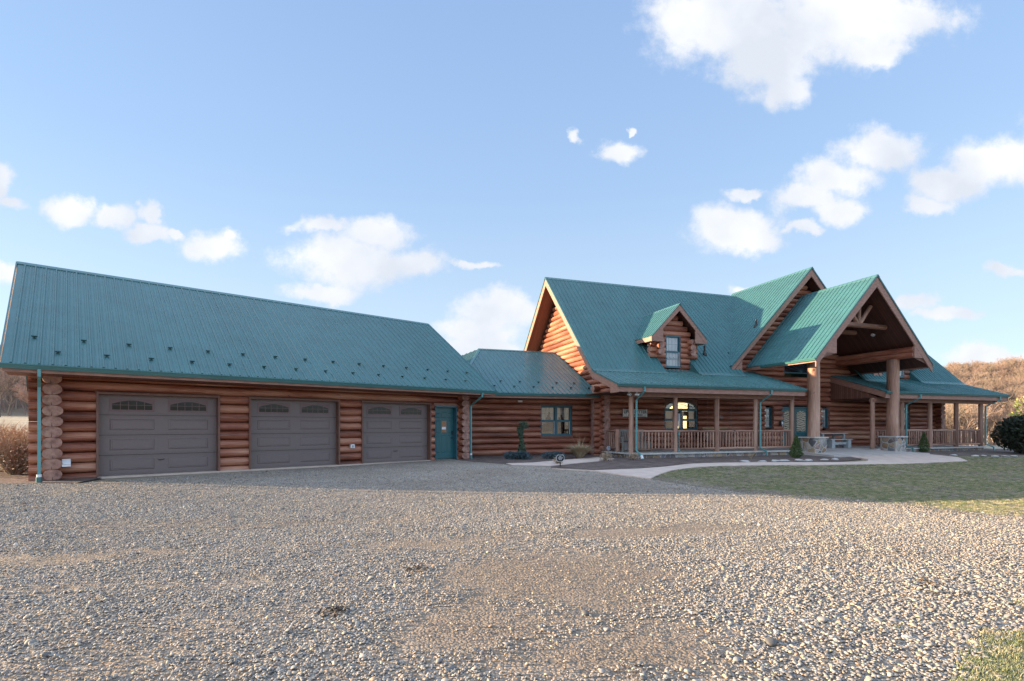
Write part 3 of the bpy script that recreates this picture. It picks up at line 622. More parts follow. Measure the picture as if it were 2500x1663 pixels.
def roof(mb, o, U, Vv, poly, pitch=.229, phase=.1, th=.03, minor=True):
    o,U,Vv=V3(o),V3(U).normalized(),V3(Vv).normalized(); Nn=U.cross(Vv)
    P=lambda a,b,h=0: o+U*a+Vv*b+Nn*h
    ar=sum(poly[i][0]*poly[(i+1)%len(poly)][1]-poly[(i+1)%len(poly)][0]*poly[i][1] for i in range(len(poly)))
    if ar<0: poly=poly[::-1]
    top=[P(a,b) for a,b in poly]; bot=[P(a,b,-th) for a,b in poly]
    mb.face(top); mb.face(bot[::-1])
    for i in range(len(poly)):
        j=(i+1)%len(poly); mb.face((top[i],bot[i],bot[j],top[j]))
    amin,amax=min(p[0] for p in poly),max(p[0] for p in poly)
    def spans(a):
        xs=[]
        for i in range(len(poly)):
            (x0,y0),(x1,y1)=poly[i],poly[(i+1)%len(poly)]
            if (x0>a)!=(x1>a): xs.append(y0+(y1-y0)*(a-x0)/(x1-x0))
        xs.sort(); return [(xs[i],xs[i+1]) for i in range(0,len(xs)-1,2)]
    def rib(a,w,h,tw):
        for b0,b1 in spans(a):
            if b1-b0<.05: continue
            q=lambda aa,b,hh: P(a+aa,b,hh)
            l0,l1,t0,t1=-w/2,w/2,-tw/2,tw/2
            mb.face((q(l0,b0,.001),q(t0,b0,h),q(t0,b1,h),q(l0,b1,.001))[::-1]); mb.face((q(t0,b0,h),q(t1,b0,h),q(t1,b1,h),q(t0,b1,h)))
            mb.face((q(t1,b0,h),q(l1,b0,.001),q(l1,b1,.001),q(t1,b1,h))); mb.face((q(l0,b0,.001),q(l1,b0,.001),q(t1,b0,h),q(t0,b0,h)))
    a=amin+phase
    while a<amax-.02:
        rib(a,.058,.030,.024)
        if minor:
            for f in (.36,.64):
                if a+pitch*f<amax-.02: rib(a+pitch*f,.03,.009,.010)
        a+=pitch
    return Nn
def ridge(mb, p0, p1, slopeL, slopeR, w=.17, h=.03):
    """folded cap over a ridge running p0-p1; slopeL/R unit vectors going down each side"""
    p0,p1,a,b=V3(p0),V3(p1),V3(slopeL).normalized(),V3(slopeR).normalized(); up=V3((0,0,1))
    for s_ in (a,b):
        q=[p0+up*h,p1+up*h,p1+s_*w+up*h,p0+s_*w+up*h]; mb.prism(q,(0,0,-.018))
def gutter(mb, p0, p1, out):
    p0,p1,out=V3(p0),V3(p1),V3(out)
    mb.extrude([(-.01,0),(.10,0),(.105,-.018),(.09,-.045),(.075,-.085),(.065,-.115),(-.01,-.115)],p0,out,(0,0,1),p1-p0)
def downspout(parent, pts, base, w=.043):
    m=LB(base); m.tube(pts,w,4,smooth=False,rot=math.pi/4); return m.build('downspout',M['downspout_metal'],parent)

# ================================================================== GARAGE
ga=GF.empty('garage','long log garage with three brown doors, a teal side door and a green metal roof','garage')
gc=courses(2.49,.26,.2,3.0); gcs=courses(2.49,.26,.2,3.0,.5)
DOORS=[(.54,3.34),(4.13,6.93),(7.72,10.52)]; PD=(10.72,11.74); ZF=.29; ZD=2.42
ops=[(a,b,0,2.46) for a,b in DOORS]+[(PD[0],PD[1],0,2.46)]
m=gb(); wall(m,0,17.1,-.73,12.43,gc,ops); m.build('front_wall',LOGM,ga)
def glim(z):   # side walls rise into the gable
    t=(6.2-max(z,2.9))/.671-.25
    return (20.86-min(t,4.2),20.86+min(t,4.2),0) if t>.1 else None
for s_ in (-.3,12.0):
    m=gb(); wall(m,1,s_,0,0,courses(2.49,.26,.2,6.1,.5),(),glim); m.build('side_wall',LOGM,ga)
m=gb(); wall(m,0,24.62,-.73,12.43,gc); m.build('back_wall',LOGM,ga)
m=gb(); m.box(-.2,11.9,17.2,24.5,.1,.285); m.box(.56,10.5,16.88,17.24,.05,.287); m.build('floor_slab',M['concrete'],ga)
# logs drop to jambs: side faces of openings and head boards
for (a,b) in DOORS:
    m=gb()
    m.box(a-.005,a+.045,16.87,17.20,ZF,ZD+.05); m.box(b-.045,b+.005,16.87,17.20,ZF,ZD+.05); m.box(a+.045,b-.045,16.87,17.20,ZD-.0,ZD+.05)
    m.box(a-.03,b+.03,16.98,17.15,ZD+.05,ZD+.075)
    m.build('door_frame',M['frame_wood'],ga)
    d=gb(); y0=17.10; x0,x1=a+.047,b-.047; H=(ZD-ZF-.004)/4; W=x1-x0
    d.box(x0,x1,y0,y0+.05,ZF+.004,ZD-.003)
    for r in range(4):
        z0=ZF+.004+r*H
        if r: d.box(x0,x1,y0-.006,y0+.0,z0-.004,z0+.006,1)
        for gq in (.018,.036,.054):
            d.box(x0+.002,x1-.002,y0-.0035,y0,z0+gq,z0+gq+.006); d.box(x0+.002,x1-.002,y0-.0035,y0,z0+H-gq-.006,z0+H-gq)
        for c in range(2):
            px0=x0+W*(.085+.475*c); px1=px0+W*.36
            if r<3: d.frustum(px0,px1,z0+.13,z0+H-.11,y0,.016,.022); d.frustum(px0+.05,px1-.05,z0+.17,z0+H-.15,y0-.0162,.006,.01)
    do=d.build('garage_door',[M['garage_paint'],M['interior_dark']],ga)
    for c in range(2):
        px0=x0+W*(.085+.475*c); px1=px0+W*.36; z0=ZF+3*H+.10; z1=ZF+4*H-.09
        w=gb(); w.box(px0,px1,y0-.012,y0-.0,z0,z0+.035); w.box(px0,px1,y0-.012,y0,z1-.03,z1); w.box(px0,px0+.035,y0-.012,y0,z0+.035,z1-.03); w.box(px1-.035,px1,y0-.012,y0,z0+.035,z1-.03)
        gx0,gx1,gz0,gz1=px0+.05,px1-.05,z0+.05,z1-.045; gw=gx1-gx0
        # arched spandrel above the glass
        k=12; pts=[(gx0+gw*i/k, gz0+(gz1-gz0)*(.62+.38*math.sin(math.pi*i/k))) for i in range(k+1)]
        for i in range(k):
            w.face([(pts[i][0],y0-.009,pts[i][1]),(pts[i+1][0],y0-.009,pts[i+1][1]),(pts[i+1][0],y0-.009,z1-.03),(pts[i][0],y0-.009,z1-.03)])
        w.box(px0+.035,px1-.035,y0-.009,y0-.001,z0+.035,gz0); w.box(px0+.035,gx0,y0-.009,y0-.001,gz0,z1-.03); w.box(gx1,px1-.035,y0-.009,y0-.001,gz0,z1-.03)
        for i in range(1,5):
            x=gx0+gw*i/5; w.box(x-.006,x+.006,y0-.010,y0-.006,gz0,gz1-.03)
        w.box(gx0,gx1,y0-.0095,y0-.0062,(gz0+gz1)/2-.006,(gz0+gz1)/2+.006)
        wo=w.build('door_window',M['garage_trim'],do)
        p=gb(); p.face([(gx0,y0-.004,gz0),(gx1,y0-.004,gz0),(gx1,y0-.004,gz1),(gx0,y0-.004,gz1)]); p.build('glass_pane',M['dark_glass'] if 'dark_glass' in M else plain('dark_glass',(.012,.016,.016),.06,0,.2,3,spec=.35),do)
    if (a,b)!=DOORS[1]:
        h=gb(); xc=(x0+x1)/2+.0; h.tube([(xc-.07,y0-.005,ZF+.40),(xc-.06,y0-.035,ZF+.385),(xc+.06,y0-.035,ZF+.385),(xc+.07,y0-.005,ZF+.40)],.009,6); h.build('handle',M['black_metal'],do)
# pedestrian door
a,b=PD; m=gb(); m.box(a,a+.045,16.90,17.2,ZF,2.36); m.box(b-.045,b,16.90,17.2,ZF,2.36); m.box(a,b,16.90,17.2,2.33,2.385); m.build('door_frame',M['teal_frame'],ga)
m=gb(); m.box(a-.03,b+.03,16.95,17.16,2.387,2.49); m.build('header_board',M['trim_wood'],ga)
d=gb(); x0,x1=a+.047,b-.047; y0=17.10; d.box(x0,x1,y0,y0+.045,ZF+.01,2.328); W=x1-x0
cols=[(.12,.30),(.37,.64),(.71,.88)]
for ci,(c0,c1) in enumerate(cols):
    d.frustum(x0+W*c0,x0+W*c1,.55,1.22,y0,.016,.02)
    if ci!=1: d.frustum(x0+W*c0,x0+W*c1,1.32,1.82,y0,.016,.02)
    d.frustum(x0+W*c0,x0+W*c1,1.92,2.10+(.05 if ci==1 else 0),y0,.016,.02)
do=d.build('entry_door',M['teal_paint'],ga)
w=gb(); w.box(x0+W*.38,x0+W*.63,y0-.012,y0-.001,1.34,1.80); w.build('door_glass',plain('amber_glass',(.26,.13,.07),.15),do)
w=gb(); w.box(x0+W*.40,x0+W*.60,y0-.018,y0-.013,1.46,1.56); w.build('paper_note',M['white_plastic'],do)
w=gb(); w.box(x0+W*.90,x0+W*.96,y0-.02,y0-.001,1.25,1.40); w.build('door_lock',M['black_metal'],do); w=gb(); w.tube([(x0+W*.93,y0-.04,1.12),(x0+W*.84,y0-.05,1.12)],.011,6); w.tube([(x0+W*.93,y0-.0,1.12),(x0+W*.93,y0-.05,1.12)],.02,8); w.build('handle',M['black_metal'],do)
# roof
gs=.671; gl=math.sqrt(1+gs*gs); Lr=(20.86-15.77)*gl
m=gb(); roof(m,(-1.12,15.77,2.99),(1,0,0),(0,1,gs),[(0,0),(13.94,0),(13.94,Lr),(0,Lr)],phase=.16); m.build('front_roof',M['roof_metal'],ga)
m=gb(); roof(m,(12.82,25.95,2.99),(-1,0,0),(0,-1,gs),[(0,0),(13.94,0),(13.94,Lr),(0,Lr)],minor=False); m.build('back_roof',M['roof_metal'],ga)
zr=2.99+gs*5.09
m=gb(); ridge(m,(-1.13,20.86,zr),(12.83,20.86,zr),(0,-1,-gs),(0,1,-gs)); m.build('ridge_cap',M['gutter_metal'],ga)
m=gb()
for s_,dx in ((-1.12,-1),(12.82,1)):   # green rake trim
    m.cut(); m.prism([(s_-.015*dx*-1,15.75,2.99+.02),(s_-.015*dx*-1,20.86,zr+.02),(s_-.015*dx*-1,20.86,zr-.12),(s_-.015*dx*-1,15.75,2.87)],(dx*.03,0,0)); m.prism([(s_,20.86,zr+.02),(s_,25.95,3.01),(s_,25.95,2.87),(s_,20.86,zr-.12)],(dx*.03,0,0))
m.build('rake_trim',M['roof_metal'],ga)
m=gb()
for s_,w_ in ((-1.10,.04),(12.76,.04)):
    m.cut(); m.prism([(s_,15.84,2.84),(s_,15.84,3.0),(s_,20.86,zr-.05),(s_,20.86,zr-.36)],(w_,0,0)); m.prism([(s_,20.86,zr-.36),(s_,20.86,zr-.05),(s_,25.9,3.0),(s_,25.9,2.75)],(w_,0,0))
m.cut(); m.box(-1.10,12.80,15.80,15.84,2.80,2.975); m.cut(); m.box(-1.10,12.80,25.88,25.92,2.80,2.975)
m.build('fascia',M['trim_wood'],ga)
m=gb(); m.box(-1.06,12.76,15.84,16.95,2.80,2.83); m.cut(); m.box(-1.06,12.76,24.8,25.88,2.80,2.83)
for s0,s1 in ((-1.06,-.4),(12.1,12.76)):
    m.cut(); m.prism([(s0,15.9,2.86),(s1,15.9,2.86),(s1,20.86,zr-.2),(s0,20.86,zr-.2)],(0,0,.02)); m.prism([(s0,20.86,zr-.2),(s1,20.86,zr-.2),(s1,25.8,2.86),(s0,25.8,2.86)],(0,0,.02))
m.build('soffit',M['soffit_boards'],ga)
m=gb(); gutter(m,(-1.14,15.80,2.985),(12.84,15.80,2.985),(0,-1,0)); m.build('gutter',M['gutter_metal'],ga)
downspout(ga,[(-.50,15.74,2.88),(-.50,15.74,2.74),(-.52,16.34,2.52),(-.52,16.34,.33)],GF.b)
downspout(ga,[(12.12,15.74,2.88),(12.12,15.76,2.74),(12.27,16.70,2.42),(12.27,16.70,.36)],GF.b)
m=gb(); m.tube([(-.52,16.34,.40),(-.52,16.34,.2)],.062,10); m.tube([(-.52,16.34,.46),(-.52,16.34,.40)],.05,10,1); m.cut(); m.tube([(12.27,16.7,.42),(12.27,16.66,.2)],.06,10); m.tube([(12.27,16.69,.50),(12.27,16.69,.42)],.05,10,1); m.build('drain_collar',[M['gutter_metal'],M['white_plastic']],ga)
# snow guards, two staggered rows
sg0=None
def snow_guard(frame_b, parent, s_, d_, z_, slope):
    global sg0
    if sg0 is None:
        q=MB(); q.box(-.05,.05,-.05,.05,0,.012); q.extrude([(-.075,.09),(.075,.09),(.065,.05),(.03,.045),(.018,0),(-.018,0),(-.03,.045),(-.065,.05)],(0,-.02,.0),(1,0,0),(0,0,1),(0,.025,0)); sg0=q.build('snow_guard',M['dark_metal'],parent); o=sg0
    else: o=sg0.copy(); COL.objects.link(o); o.parent=parent
    o.scale=(.8,.8,.72); o.location=(s_-frame_b[0],d_-frame_b[1],z_-frame_b[2]); o.rotation_euler=(math.atan(slope),0,0)
for i in range(15): snow_guard(GF.b,ga,-.62+.912*i,16.85,2.99+gs*(16.85-15.77)+.005,gs)
for i in range(14): snow_guard(GF.b,ga,-.19+.912*i,16.26,2.99+gs*(16.26-15.77)+.005,gs)

# ================================================================== HOUSE
ho=HF.empty('log_house','large log house with steep green metal roofs, stone-based entrance portico and long porches','house')
hs=1.0148; hl=math.sqrt(1+hs*hs); ps=.343; pl=math.sqrt(1+ps*ps); ZB=4.0; ZE=3.28; ZR=9.48
S0,S1,SC=10.34,34.4,23.1; PL,PR=20.0,25.1
hcw=courses(.335,.257,.3,3.2); hcg=courses(.335,.257,3.2,9.3)
WA=(14.65,16.51); WAR=(29.4,31.26)
def inarch(w): return (w[0]-.02,w[1]+.02,1.36,2.78)
ops=[inarch(WA),inarch(WAR),(20.70,21.22,1.50,2.54),(24.56,25.08,1.50,2.54),(21.84,23.62,.3,2.56)]
m=hb(); wall(m,0,20.9,10.9,34.05,hcw,ops); m.build('front_wall',LOGM,ho)
def glim2(z):
    t=(9.79-.42-z)/1.033; return (SC-min(t,4.35),SC+min(t,4.35),0) if t>.15 else None
m=hb(); wall(m,0,20.9,0,0,hcg,[(21.93,24.27,4.36,5.5)],glim2); m.build('entrance_gable_wall',LOGM,ho)
def slim(z):
    if z<3.03: return (20.42,29.6,0)
    lo = max(18.5, 17.7+(z+.42-ZE)/ps) if z<ZB-.42 else 19.8+(z+.45-ZB)/hs
    hi = 25.2+(ZR-z-.45)/hs
    return (lo,hi,0) if hi-lo>.2 else None
for s_ in (11.35,33.6):
    m=hb(); wall(m,1,s_,0,0,courses(.335,.257,.3,9.1,.5),(),slim); o=m.build('gable_wall',LOGM,ho)
m=hb(); wall(m,0,29.3,10.9,34.05,hcw); m.build('back_wall',LOGM,ho)
# ---- main roof
Lb=lambda d:(d-19.8)*hl
top=Lb(25.2)
DL,DR=14.98,30.0; hw=.88
m=hb()
roof(m,(0,19.8,ZB),(1,0,0),(0,1,hs),[(S0,0),(DL-hw,0),(DL-hw,Lb(20.55)),(DL+hw,Lb(20.55)),(DL+hw,0),(18.6,0),(18.6,Lb(21.1)),(SC,Lb(21.1)),(SC,top),(S0,top)],phase=.13)
m.build('front_roof',M['roof_metal'],ho)
m=hb()
roof(m,(0,19.8,ZB),(1,0,0),(0,1,hs),[(SC,Lb(21.1)),(26.5,Lb(21.1)),(26.5,0),(DR-.84,0),(DR-.84,Lb(20.55)),(DR+.84,Lb(20.55)),(DR+.84,0),(S1,0),(S1,top),(SC,top)],phase=.05)
m.build('front_roof',M['roof_metal'],ho)
m=hb(); roof(m,(S1,30.6,ZB),(-1,0,0),(0,-1,hs),[(0,0),(S1-S0,0),(S1-S0,top),(0,top)],minor=False); m.build('back_roof',M['roof_metal'],ho)
m=hb(); ridge(m,(S0-.02,25.2,ZR),(22.45,25.2,ZR),(0,-1,-hs),(0,1,-hs)); m.cut(); ridge(m,(24.0,25.2,ZR),(S1+.02,25.2,ZR),(0,-1,-hs),(0,1,-hs)); m.build('ridge_cap',M['gutter_metal'],ho)
# ---- porch roofs
for a,b in ((S0,PL),(PR,S1)):
    m=hb(); roof(m,(0,17.7,ZE),(1,0,0),(0,1,ps),[(a,0),(b,0),(b,3.15*pl),(a,2.12*pl) if False else (a,3.15*pl)] if False else ([(a,0),(b,0),(b,3.15*pl),(DL-hw-.6,3.15*pl),(DL-hw-.6,2.15*pl),(a,2.15*pl)] if a==S0 else [(a,0),(b,0),(b,2.15*pl),(DR+hw+.6,2.15*pl),(DR+hw+.6,3.15*pl),(a,3.15*pl)]),phase=.13); m.build('porch_roof',M['roof_metal'],ho)
m=hb()
for a,b in ((S0,DL-hw),(DL+hw,18.6),(26.5,DR-.84),(DR+.84,S1)):   # flashing at the change of pitch
    m.cut(); m.prism([(a,19.62,ZB-.062+.03),(b,19.62,ZB-.062+.03),(b,19.80,ZB+.032),(a,19.80,ZB+.032)],(0,0,-.012)); m.prism([(a,19.80,ZB+.032),(b,19.80,ZB+.032),(b,19.88,ZB+.032+.081),(a,19.88,ZB+.032+.081)],(0,0,-.012))
m.build('flashing',M['roof_metal'],ho)
m=hb()  # cheeks beside the dormers
for c,h_ in ((DL,hw),(DR,.84)):
    for s_ in (c-h_,c+h_):
        m.cut(); m.prism([(s_,19.8,ZB),(s_,20.6,ZB+.8*hs),(s_,20.6,ZB+.8*ps-.02),(s_,19.8,ZB-.02)],(.012,0,0))
m.build('roof_cheek',M['roof_metal'],ho)
# rakes: boards following the roof edge, and soffits
def rakeboard(mb, s_, w_, pts, drop):
    for i in range(len(pts)-1):
        (d0,z0),(d1,z1)=pts[i],pts[i+1]; mb.prism([(s_,d0,z0-.035),(s_,d1,z1-.035),(s_,d1,z1-.035-drop[i]),(s_,d0,z0-.035-drop[i])],(w_,0,0))
m=hb()
prof=[(17.74,ZE+.01),(19.8,ZB),(25.2,ZR),(30.58,ZB+.02)]
for s_ in (S0+.02,S1-.07): m.cut(); rakeboard(m,s_,.05,prof,[.32,.40,.40]); m.box(s_-.002,s_+.052,17.80,18.35,2.93,3.25)
m.build('rake_board',M['trim_wood'],ho)
m=hb()
for s_,w_ in ((S0-.012,.03),(S1-.02,.03)):
    m.cut()
    for (d0,z0),(d1,z1) in ((prof[0],prof[1]),(prof[1],prof[2]),(prof[2],prof[3])): m.prism([(s_,d0,z0+.012),(s_,d1,z1+.012),(s_,d1,z1-.06),(s_,d0,z0-.06)],(w_,0,0))
m.build('rake_trim',M['roof_metal'],ho)
m=hb()
for a,b in ((S0+.07,S1-.07),):
    for (s0,s1) in ((a,12.0),(33.0,b)):
        m.cut(); m.prism([(s0,19.8,ZB-.30),(s1,19.8,ZB-.30),(s1,25.2,ZR-.30),(s0,25.2,ZR-.30)],(0,0,.05)); m.prism([(s0,25.2,ZR-.30),(s1,25.2,ZR-.30),(s1,30.5,ZB-.22),(s0,30.5,ZB-.22)],(0,0,.05))
m.build('soffit',M['soffit_boards'],ho)
# porch ceilings, header beams, fascia
m=hb()
for a,b in ((S0+.07,PL-.02),(PR+.02,S1-.07)):
    m.cut(); m.box(a,b,17.86,20.82,2.985,3.01)
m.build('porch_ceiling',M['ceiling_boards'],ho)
m=hb()
for a,b in ((S0+.07,PL),(PR,S1-.07)): m.cut(); m.box(a,b,17.76,17.80,2.955,3.235); m.cut(); m.box(a+.9 if a<11 else a+.02,b-.15,18.26,18.56,2.80,2.985)
m.build('fascia',M['trim_wood'],ho)
m=hb()   # end boards of the porch roofs beside the portico
for s_,w_ in ((PL-.05,.05),(PR,.05)):
    m.cut(); m.prism([(s_,17.78,2.98),(s_,17.78,ZE-.03),(s_,20.78,ZE+ps*3.08-.05),(s_,20.78,ZE+ps*3.08-.36)],(w_,0,0))
m.build('rake_board',M['trim_wood'],ho)
m=hb()
for s_ in (PL-.03,PR+.02): m.cut(); m.prism([(s_,18.1,2.99),(s_,20.78,2.99),(s_,20.78,ZE+ps*3.08-.30),(s_,18.6,3.2)],(.02,0,0))
m.build('side_panel',M['side_boards'],ho)
m=hb(); m.rail((PR-.06,18.42,2.86),(PR+1.0,18.42,2.86),.12,12,0,1); m.build('beam_end',[M['log_porch'],M['log_end']],ho)
m=hb(); gutter(m,(S0+.0,17.76,ZE-.01),(PL+.02,17.76,ZE-.01),(0,-1,0)); m.cut(); gutter(m,(PR-.02,17.76,ZE-.01),(S1+.02,17.76,ZE-.01),(0,-1,0)); m.build('gutter',M['gutter_metal'],ho)
# ---- entrance gable
eg=1.033; egl=math.sqrt(1+eg*eg); EZ=9.79; EHW=5.1; DF,DB=20.1,25.75
m=hb(); roof(m,(SC-EHW,DB,EZ-EHW*eg),(0,-1,0),(1,0,eg),[(0,0),(DB-DF,0),(DB-DF,EHW*egl),(0,EHW*egl)],phase=.1); m.build('gable_roof',M['roof_metal'],ho)
m=hb(); roof(m,(SC+EHW,DF,EZ-EHW*eg),(0,1,0),(-1,0,eg),[(0,0),(DB-DF,0),(DB-DF,EHW*egl),(0,EHW*egl)],phase=.1); m.build('gable_roof',M['roof_metal'],ho)
m=hb(); ridge(m,(SC,DF-.02,EZ),(SC,DB,EZ),(-1,0,-eg),(1,0,-eg)); m.build('ridge_cap',M['roof_metal'],ho)
def vrakes(mb,sc,hw_,za,sl,dp,w_,drop,th=.05,extra=0):
    for sg in (-1,1):
        mb.prism([(sc,dp,za-.035),(sc+sg*hw_,dp,za-.035-hw_*sl),(sc+sg*hw_,dp,za-.035-hw_*sl-drop*.75),(sc,dp,za-.035-drop)],(0,th,0))
def vtrim(mb,sc,hw_,za,sl,dp):
    for sg in (-1,1): mb.prism([(sc,dp,za+.02),(sc+sg*(hw_+.01),dp,za+.02-hw_*sl),(sc+sg*(hw_+.01),dp,za-.07-hw_*sl),(sc,dp,za-.07)],(0,.04,0))
m=hb(); vrakes(m,SC,EHW-.02,EZ,eg,DF+.02,0,.42)
for sg in (-1,1):  # boxed returns and under-eave boards
    q=SC+sg*4.45; m.prism([(SC+sg*5.0,DF+.03,EZ-EHW*eg-.30),(q,DF+.03,EZ-EHW*eg-.30),(q,DF+.03,EZ-4.45*eg-.40)],(0,.6,0))
m.build('rake_board',M['trim_wood'],ho)
m=hb(); vtrim(m,SC,EHW,EZ,eg,DF-.012); m.build('rake_trim',M['roof_metal'],ho)
m=hb()
for sg in (-1,1):
    m.prism([(SC,DF+.07,EZ-.30),(SC+sg*EHW,DF+.07,EZ-.30-EHW*eg),(SC+sg*EHW,21.4,EZ-.30-EHW*eg),(SC,21.4,EZ-.30)],(0,0,.05))
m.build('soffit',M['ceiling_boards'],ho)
m=hb(); wv=[(21.95,24.25)]
k=16; cx_,rx_=23.1,1.15
m.box(21.95,24.25,20.80,20.84,4.36,5.6); m.build('gable_window',M['teal_frame'],ho)
m=hb(); m.box(22.02,24.18,20.775,20.79,4.43,5.5); gw=m.build('window_pane',plain('black_glass',(.010,.014,.020),.05,0,.3,3),ho)
m=hb()
for i in range(-5,6): 
    t=i*.26; m.tube([(23.1,20.77,4.43),(23.1+1.08*math.sin(t),20.77,4.43+1.08*math.cos(t))],.008,4)
m.build('window_grille',M['teal_frame'],ho)
# ---- portico
po=1.063; pol=math.sqrt(1+po*po); PZ,PH,PD0,PD1=8.45,3.67,16.7,20.95
m=hb(); roof(m,(SC-PH,PD1,PZ-PH*po),(0,-1,0),(1,0,po),[(0,0),(PD1-PD0,0),(PD1-PD0,PH*pol),(0,PH*pol)],phase=.1); m.build('portico_roof',M['roof_metal'],ho)
m=hb(); roof(m,(SC+PH,PD0,PZ-PH*po),(0,1,0),(-1,0,po),[(0,0),(PD1-PD0,0),(PD1-PD0,PH*pol),(0,PH*pol)],phase=.1); m.build('portico_roof',M['roof_metal'],ho)
m=hb(); ridge(m,(SC,PD0-.02,PZ),(SC,PD1,PZ),(-1,0,-po),(1,0,-po)); m.build('ridge_cap',M['roof_metal'],ho)
m=hb(); vrakes(m,SC,PH-.02,PZ,po,PD0+.02,0,.50)
BS=2.56
for sg in (-1,1):
    q=SC+sg*2.45; m.prism([(SC+sg*3.35,PD0+.03,4.80),(q,PD0+.03,4.80),(q,PD0+.03,PZ-2.45*po-.44),(SC+sg*3.35,PD0+.03,PZ-3.35*po-.36)],(0,.05,0))
    e=SC+sg*(PH-.03); m.box(min(e,e-sg*.04),max(e,e-sg*.04),PD0+.07,PD1,PZ-PH*po-.18,PZ-PH*po-.02)
m.build('rake_board',M['trim_wood'],ho)
m=hb(); vtrim(m,SC,PH,PZ,po,PD0-.012); m.build('rake_trim',M['roof_metal'],ho)
m=hb()
for sg in (-1,1):
    m.prism([(SC,PD0+.07,PZ-.30),(SC+sg*(PH-.08),PD0+.07,PZ-.30-(PH-.08)*po+.1),(SC+sg*(PH-.08),PD1,PZ-.30-(PH-.08)*po+.1),(SC,PD1,PZ-.30)],(0,0,.05))
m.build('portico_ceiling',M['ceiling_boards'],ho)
m=hb(); gutter(m,(SC-PH-.0,PD0,PZ-PH*po-.01),(SC-PH,PD1-1.2,PZ-PH*po-.01),(-1,0,0)); m.build('gutter',M['gutter_metal'],ho)
m=hb(); gutter(m,(SC+PH,PD0,PZ-PH*po-.01),(SC+PH,PD1-1.2,PZ-PH*po-.01),(1,0,0)); m.build('gutter',M['gutter_metal'],ho)
for sg in (-1,1):
    m=hb(); s_=SC+sg*BS
    for z in (4.95,5.21): m.log((s_,PD0+.09,z),(0,1,0),PD1-PD0-.1,.132,.08,.09)
    m.build('portico_beam',[M['log_stain'],M['trim_wood'],M['log_check']],ho)
for dd in (17.6,19.1):
    m=hb(); zt_=6.33; m.rail((SC-1.72,dd,zt_),(SC+1.72,dd,zt_),.125,12,0,1); m.rail((SC,dd,zt_),(SC,dd,PZ-.4),.10,10,0,1)
    for sg in (-1,1): m.rail((SC+sg*.08,dd,zt_+.06),(SC+sg*.78,dd,PZ-.35-.78*po),.09,10,0,1)
    m.build('roof_truss',[M['log_porch'],M['log_end']],ho)
m=hb(); m.tube([(25.0,18.3,PZ-.31-1.9*po),(24.97,18.3,PZ-.36-1.9*po)],.09,14); m.build('ceiling_light',M['white_plastic'],ho)
for sg in (-1,1):
    s_=SC+sg*BS; zb=.33
    m=hb(); w_=.37; m.box(s_-w_,s_+w_,17.8-w_,17.8+w_,.1,1.045); pr=m.build('stone_pier',M['stone_veneer'],ho)
    m=hb(); c=.43; m.box(s_-c,s_+c,17.8-c,17.8+c,1.047,1.105); m.build('pier_cap',M['concrete_cap'],pr)
    m=hb(); m.rail((s_,17.8,1.106),(s_,17.8,4.83),.262,20,0,1,wob=.015,seg=.8); m.build('column',[M['log_porch'],M['log_end']],ho)
# ---- porch floors, posts, railings
m=hb(); m.box(11.24,PL+.02,18.13,20.8,.42,.48); m.cut(); m.box(PR-.02,33.25,18.13,20.8,.42,.48); m.build('porch_slab',M['concrete_cap'],ho)
m=hb(); m.box(11.32,PL-.05,18.2,20.8,.0,.419); m.cut(); m.box(PR+.05,33.18,18.2,20.8,-.1,.419); m.build('porch_base',M['stone_veneer'],ho)
m=hb(); m.prism([(20.03,18.9,.475),(25.07,18.9,.475),(25.07,20.85,.478),(20.03,20.85,.478)],(0,0,-.3)); m.prism([(20.03,18.9,.475),(19.97,16.3,.335),(25.9,16.3,.335),(25.9,17.3,.36),(25.07,18.9,.475)],(0,0,-.3)); m.build('entry_patio',M['patio_concrete'],ho)
LP=[11.38,13.53,15.67,17.81,19.93]; RP=[25.12,27.2,29.27,31.32,33.33]
def post(s_,d_=18.42,z1=2.99,r=.105):
    m=hb(); m.rail((s_,d_,.48),(s_,d_,z1),r,14,0,1,wob=.03,seg=.5); m.build('porch_post',[M['log_porch'],M['log_end']],ho)
for s_ in LP+RP: post(s_)
post(11.40,19.52,1.45,.10)
def railing(p,q,fixed,axis=0):
    m=hb(); P=lambda t,z:(t,fixed,z) if axis==0 else (fixed,t,z)
    m.rail(P(p,1.375),P(q,1.375),.045,8,0,1,wob=.12,seg=.35); m.rail(P(p,.62),P(q,.62),.045,8,0,1,wob=.1,seg=.35)
    ra=m.build('railing',[M['log_porch'],M['log_end']],ho)
    n=max(1,round((q-p)/.165)); 
    for i in range(n):
        t=p+(q-p)*(i+.5)/n+random.uniform(-.008,.008); r=random.uniform(.028,.039); b=hb(); j=random.uniform(-.01,.01)
        a0=V3(P(t,.63)); a1=V3(P(t+j,1.37)); b.tube([a0,a0.lerp(a1,.1),a0.lerp(a1,.5)+V3((random.uniform(-.006,.006),0,0)),a0.lerp(a1,.92),a1],[r*.7,r,r*1.03,r*.92,r*.45],7,0); b.build('baluster',[M['log_porch']],ra)
for Q in (LP,RP):
    for i in range(4): railing(Q[i]+.1,Q[i+1]-.1,18.42)
railing(19.62,20.45,11.40,1)
# side railings on the far right end
railing(18.52,20.3,33.33,1)
